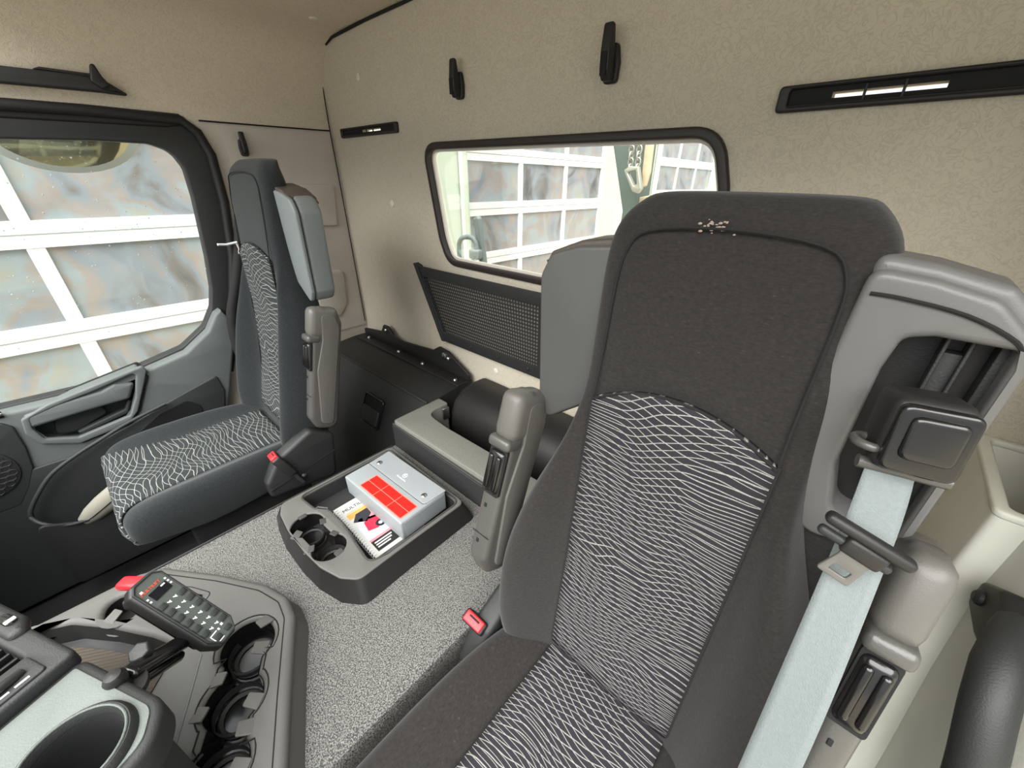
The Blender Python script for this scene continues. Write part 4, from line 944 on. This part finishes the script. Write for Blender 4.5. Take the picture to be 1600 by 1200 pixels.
rbox('tongue_bar', (.056, .008, .008), .003, TB @ Matrix.Translation((-.002, -.010, .004)), M['dark'], wb)
prism('tongue_plate', roundp([(-.014, 0), (.014, 0), (.011, -.016), (.013, -.040), (-.013, -.040), (-.011, -.016)], .003), .003, TB @ Matrix.Translation((.004, -.004, .005)), M['tongue'], wb,
      [roundp(rect(-.007, -.034, .007, -.026), .002)], .0008)
rbox('tongue_grip', (.030, .016, .010), .003, TB @ Matrix.Translation((.004, -.008, .006)), M['black'], wb)
# cushion-side lint and a worn spot on the headrest
bm = bmesh.new()
for k in range(34):
    a = random.gauss(-.140, .008); b = random.gauss(-.050, .0035)
    bmesh.ops.create_icosphere(bm, subdivisions=1, radius=random.uniform(.0006, .0016), matrix=Matrix.Translation((a, dyc(b)+.001, b)) @ Matrix.Diagonal((1.6, .5, 1, 1)))
wn = link('worn_patch', bm_me(bm), mat('pale_foam', '8f7f76', .9), ds, 60, 'stuff')

# passenger belt, tag and seat lever
pb = empty('passenger_belt', (-1.72, .40, -.9)); tag(pb, 'black belt strap with a white tie hanging beside the passenger seat and door pillar', 'belt')
pa = [(-1.775, .50, -.05), (-1.755, .455, -.20), (-1.740, .40, -.34), (-1.735, .335, -.50), (-1.74, .33, -.72), (-1.74, .36, -.90)]
P1 = arc3(pa, 4); bm = bmesh.new(); rows = [[bm.verts.new(p+Vector((0, -.020, 0))), bm.verts.new(p+Vector((.006, .020, 0)))] for p in P1]
for r0, r1 in zip(rows, rows[1:]): bm.faces.new((r0[0], r0[1], r1[1], r1[0]))
o = link('belt_strap', bm_me(bm), M['beltd'], pb, 60); sd = o.modifiers.new('s', 'SOLIDIFY'); sd.thickness = .002
tube('white_tie', [(-1.735, .372, -.222), (-1.742, .40, -.226), (-1.745, .435, -.222)], .004, M['white'], pb, 6)
tube('white_tie', [(-1.745, .432, -.222), (-1.742, .436, -.245), (-1.746, .43, -.262)], .004, M['palew'], pb, 6)
rbox('belt_anchor', (.03, .07, .09), .01, (-1.74, .34, -.86), M['black'], pb)

# folded pouch in the door pocket
pf = empty('folded_pouch', (-1.86, -.22, -1.13)); tag(pf, 'pale grey folded pouch sticking out of the door pocket below the passenger cushion', 'pouch')
PF = frame((-1.845, -.225, -1.085), (.1, .85, .50), (.95, 0, .1))
loft('pouch_body', [[PF @ Vector((x, a*k, b*k)) for a, b in circ(0, 0, .026, 14, .040)] for x, k in ((-.10, .12), (-.085, .55), (-.05, .85), (0, 1), (.06, 1), (.10, .9))], M['bag'], pf, ang=60)
tube('pouch_seam', [PF @ Vector((x, .026*k, .0)) for x, k in ((-.095, .3), (-.05, .86), (0, 1.01), (.06, 1.01), (.1, .92))], .002, M['seam'], pf, 5)

# ------------------------------------------------------------------ storage bin and grab handle by the driver pillar
bn = empty('storage_bin', (.33, .86, -1.445)); tag(bn, 'pale beige open storage bin moulded beside the driver door pillar', 'bin')
bo = roundp(rect(.235, .745, .436, .992), .012); bi = roundp(rect(.249, .759, .424, .980), .010)
prism('bin_wall', bo, 1.025, MXY(-1.445), M['pillar'], bn, [bi], .004)
prism('bin_floor', rect(.246, .756, .427, .983), .01, MXY(-.62), M['brown'], bn)
prism('bin_rim', insetp(bo, -.002), .012, MXY(-.424), M['pillar'], bn, [roundp(rect(.250, .760, .423, .979), .010)], .004)
gh = empty('grab_handle', (.27, .60, -.70)); tag(gh, 'thick black grab handle bolted to the driver door pillar', 'handle')
hm = arc3([(.268, .630, -.488), (.258, .590, -.488), (.254, .548, -.506), (.256, .515, -.540), (.268, .49, -.60), (.29, .475, -.70), (.33, .46, -.86)], 5)
tube('handle_bar', hm, [.013+.010*min(1, i/9) for i in range(len(hm))], M['dark'], gh, 14)
prism('mount_plate', roundp([(.585, -.480), (.66, -.472), (.708, -.506), (.706, -.548), (.640, -.545), (.600, -.535)], .012), .030, MYZ(.255), M['black'], gh, bev=.006)
lathe('mount_bolt', [(.011, 0), (.011, .004), (.006, .008)], Matrix.Translation((.255, .680, -.515)) @ Matrix.Rotation(-math.pi/2, 4, 'Y'), M['dark'], gh, 14)

# ------------------------------------------------------------------ yard outside
tag(box('yard_ground', (-14, -12, -3.0), (16, 30, -2.9), 0, M['ground']), 'pale paved yard ground around the vehicle', 'ground', kind='structure')
FX = -4.2; SL = -.022
fa = empty('workshop_facade', (FX-.3, 5, -2.9)); tag(fa, 'pale workshop wall outside between the white sectional doors', 'building')
doors = [(-3.4, 2.15, -.29+.0, .68, [-2.3, -1.2, -.12, 1.0], 'white sectional workshop door with wide panes, outside the side window'),
         (3.76, 7.15, -.43, .66, [4.87, 6.0], 'white sectional workshop door seen through the left of the rear window'),
         (9.45, 13.1, -.43, .66, [10.6, 11.8], 'white sectional workshop door seen through the right end of the rear window')]
ys = [-9.0]+[q for d in doors for q in (d[0], d[1])]+[19.0]
for a, b in zip(ys[0::2], ys[1::2]): box('wall_panel', (FX-.4, a, -2.9), (FX-.09, b, 3.2), .0, M['facade'], fa)
box('wall_lintel', (FX-.4, -9, 1.75), (FX-.09, 19, 3.2), 0, M['facade'], fa)
for y0_, y1_, zr, pitch, st, lb in doors:
    d = empty('sectional_door', (FX-.1, (y0_+y1_)/2, -2.9)); tag(d, lb, 'door', 'sectional workshop doors')
    zs_ = [zr+pitch*k for k in range(-4, 4)]
    zs_ = [z for z in zs_ if -2.9 < z < 1.75]
    def sl(y): return SL*(y-y0_)*1.0
    for z in zs_:
        rows = []
        for y in (y0_, y1_):
            rows.append([(FX-.07, y, z-.085+sl(y)), (FX-.03, y, z-.085+sl(y)), (FX-.03, y, z+.085+sl(y)), (FX-.07, y, z+.085+sl(y))])
        loft('section_rail', rows, M['doorw'], d)
        loft('rail_joint', [[(FX-.032, y, z-.004+sl(y)), (FX-.0285, y, z-.004+sl(y)), (FX-.0285, y, z+.004+sl(y)), (FX-.032, y, z+.004+sl(y))] for y in (y0_, y1_)], M['doorj'], d)
    edges = [y0_]+st+[y1_]
    for z0_, z1_ in zip([-2.9]+zs_, zs_+[1.75]):
        for ya, yb in zip(edges, edges[1:]):
            za = max(z0_-.05, -2.9)
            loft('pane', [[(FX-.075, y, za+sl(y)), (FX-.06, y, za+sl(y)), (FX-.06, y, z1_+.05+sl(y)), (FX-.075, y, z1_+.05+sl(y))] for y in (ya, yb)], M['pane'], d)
    for k, y in enumerate(edges):
        hw_ = .045 if 0 < k < len(edges)-1 else .05
        box('stile', (FX-.07, y-hw_, -2.9), (FX-.035, y+hw_, 1.75), .004, M['doorw'], d)
    for y in (y0_, y1_): box('door_jamb', (FX-.06, y-.012 if y == y0_ else y-.03, -2.9), (FX+.012, y+.03 if y == y0_ else y+.012, 1.75), .003, M['facade'], d)

# tipper gear seen through the rear window
ms = empty('hook_mast', (-1.1, 2.3, -1.0)); tag(ms, 'grey-green steel hoist arm standing behind the rear window', 'hoist')
prism('mast_plate', [(-1.30, .45), (-1.075, .45), (-1.09, .135), (-1.085, -.20), (-1.13, -1.0), (-1.20, -1.0), (-1.155, -.19), (-1.261, .14)], .18, MXZ(2.2), M['mast'], ms, bev=.01)
prism('mast_foot', [(-1.09, -.12), (-.99, -.10), (-.98, -1.0), (-1.09, -1.0)], .12, MXZ(2.25), M['tan'], ms, bev=.01)
cn = empty('lifting_chain', (-1.07, 2.1, -.02)); tag(cn, 'galvanised chain with a hook hanging before the hoist arm', 'chain')
for x0, x1 in ((-1.110, -1.086), (-1.061, -1.047)):
    for k in range(15):
        t = k/14; z = .40-(.40-.02)*t; x = x0+(x1-x0)*t
        pl = k % 2
        tube('link', [(x+(.011*math.cos(a) if pl else .004*math.cos(a)), 2.1+(.004*math.cos(a) if pl else .011*math.cos(a)), z+.020*math.sin(a)) for a in [2*math.pi*q/10 for q in range(10)]], .0045, M['chain'], cn, 6, True)
prism('hook_plate', roundp([(-1.112, .012), (-1.080, .030), (-1.035, .028), (-1.003, -.072), (-1.02, -.095), (-1.05, -.085)], .008), .03, MXZ(2.08), M['chain'], cn, [roundp([(-1.09, .002), (-1.045, .012), (-1.03, -.05), (-1.045, -.06)], .006)], .004)
sp = prism('tie_strap', roundp([(-1.062, .45), (-1.015, .45), (-1.001, .0), (-1.012, -.06), (-1.030, -.07), (-1.044, .006)], .008), .02, MXZ(2.15), M['tan'], None, bev=.005)
tag(sp, 'tan lashing strap hanging beside the chain behind the rear window', 'strap')
ub = empty('rear_stirrup', (-1.8, 1.6, -1.0)); tag(ub, 'grey bent tube rail with clamp outside the lower left of the rear window', 'rail')
tube('bent_tube', arc3([(-1.885, 1.6, -1.0), (-1.880, 1.6, -.45), (-1.872, 1.6, -.365), (-1.835, 1.6, -.333), (-1.765, 1.6, -.328), (-1.732, 1.6, -.355), (-1.732, 1.6, -.41)], 5), .014, M['greym'], ub, 10)
rbox('clamp', (.075, .05, .055), .012, (-1.735, 1.6, -.415), M['greym'], ub)
lathe('clamp_bolt', [(.012, 0), (.012, .03), (.004, .034)], (-1.742, 1.58, -.475), M['greym'], ub, 10)
wp = prism('work_lamp', roundp([(-1.772, -.228), (-1.740, -.212), (-1.722, -.225), (-1.685, -.50), (-1.730, -.51)], .01), .035, MXZ(1.62), M['greym'], None, bev=.012)
tag(wp, 'flat grey-green lamp plate on the tube rail outside the rear window', 'lamp')
# kerb mirror above the passenger door
km = empty('kerb_mirror', (-2.4, .15, .15)); tag(km, 'oval kerb mirror hanging outside above the side window', 'mirror')
KM = frame((-2.42, .15, .155), (0, 1, 0), (.30, 0, .95))
lathe('mirror_housing', [(.02, -.06), (.15, -.045), (.20, -.015), (.205, 0), (.195, .006)], KM @ Matrix.Diagonal((1.12, .80, 1, 1)), M['mirb'], km, 40)
lathe('mirror_face', [(.19, .004), (.12, .014), (.05, .018), (.001, .019)], KM @ Matrix.Diagonal((1.12, .80, 1, 1)), M['mirror'], km, 40)
tube('mirror_arm', [(-2.42, .15, .20), (-2.30, .12, .30), (-2.12, .10, .36)], .014, M['black'], km, 8)
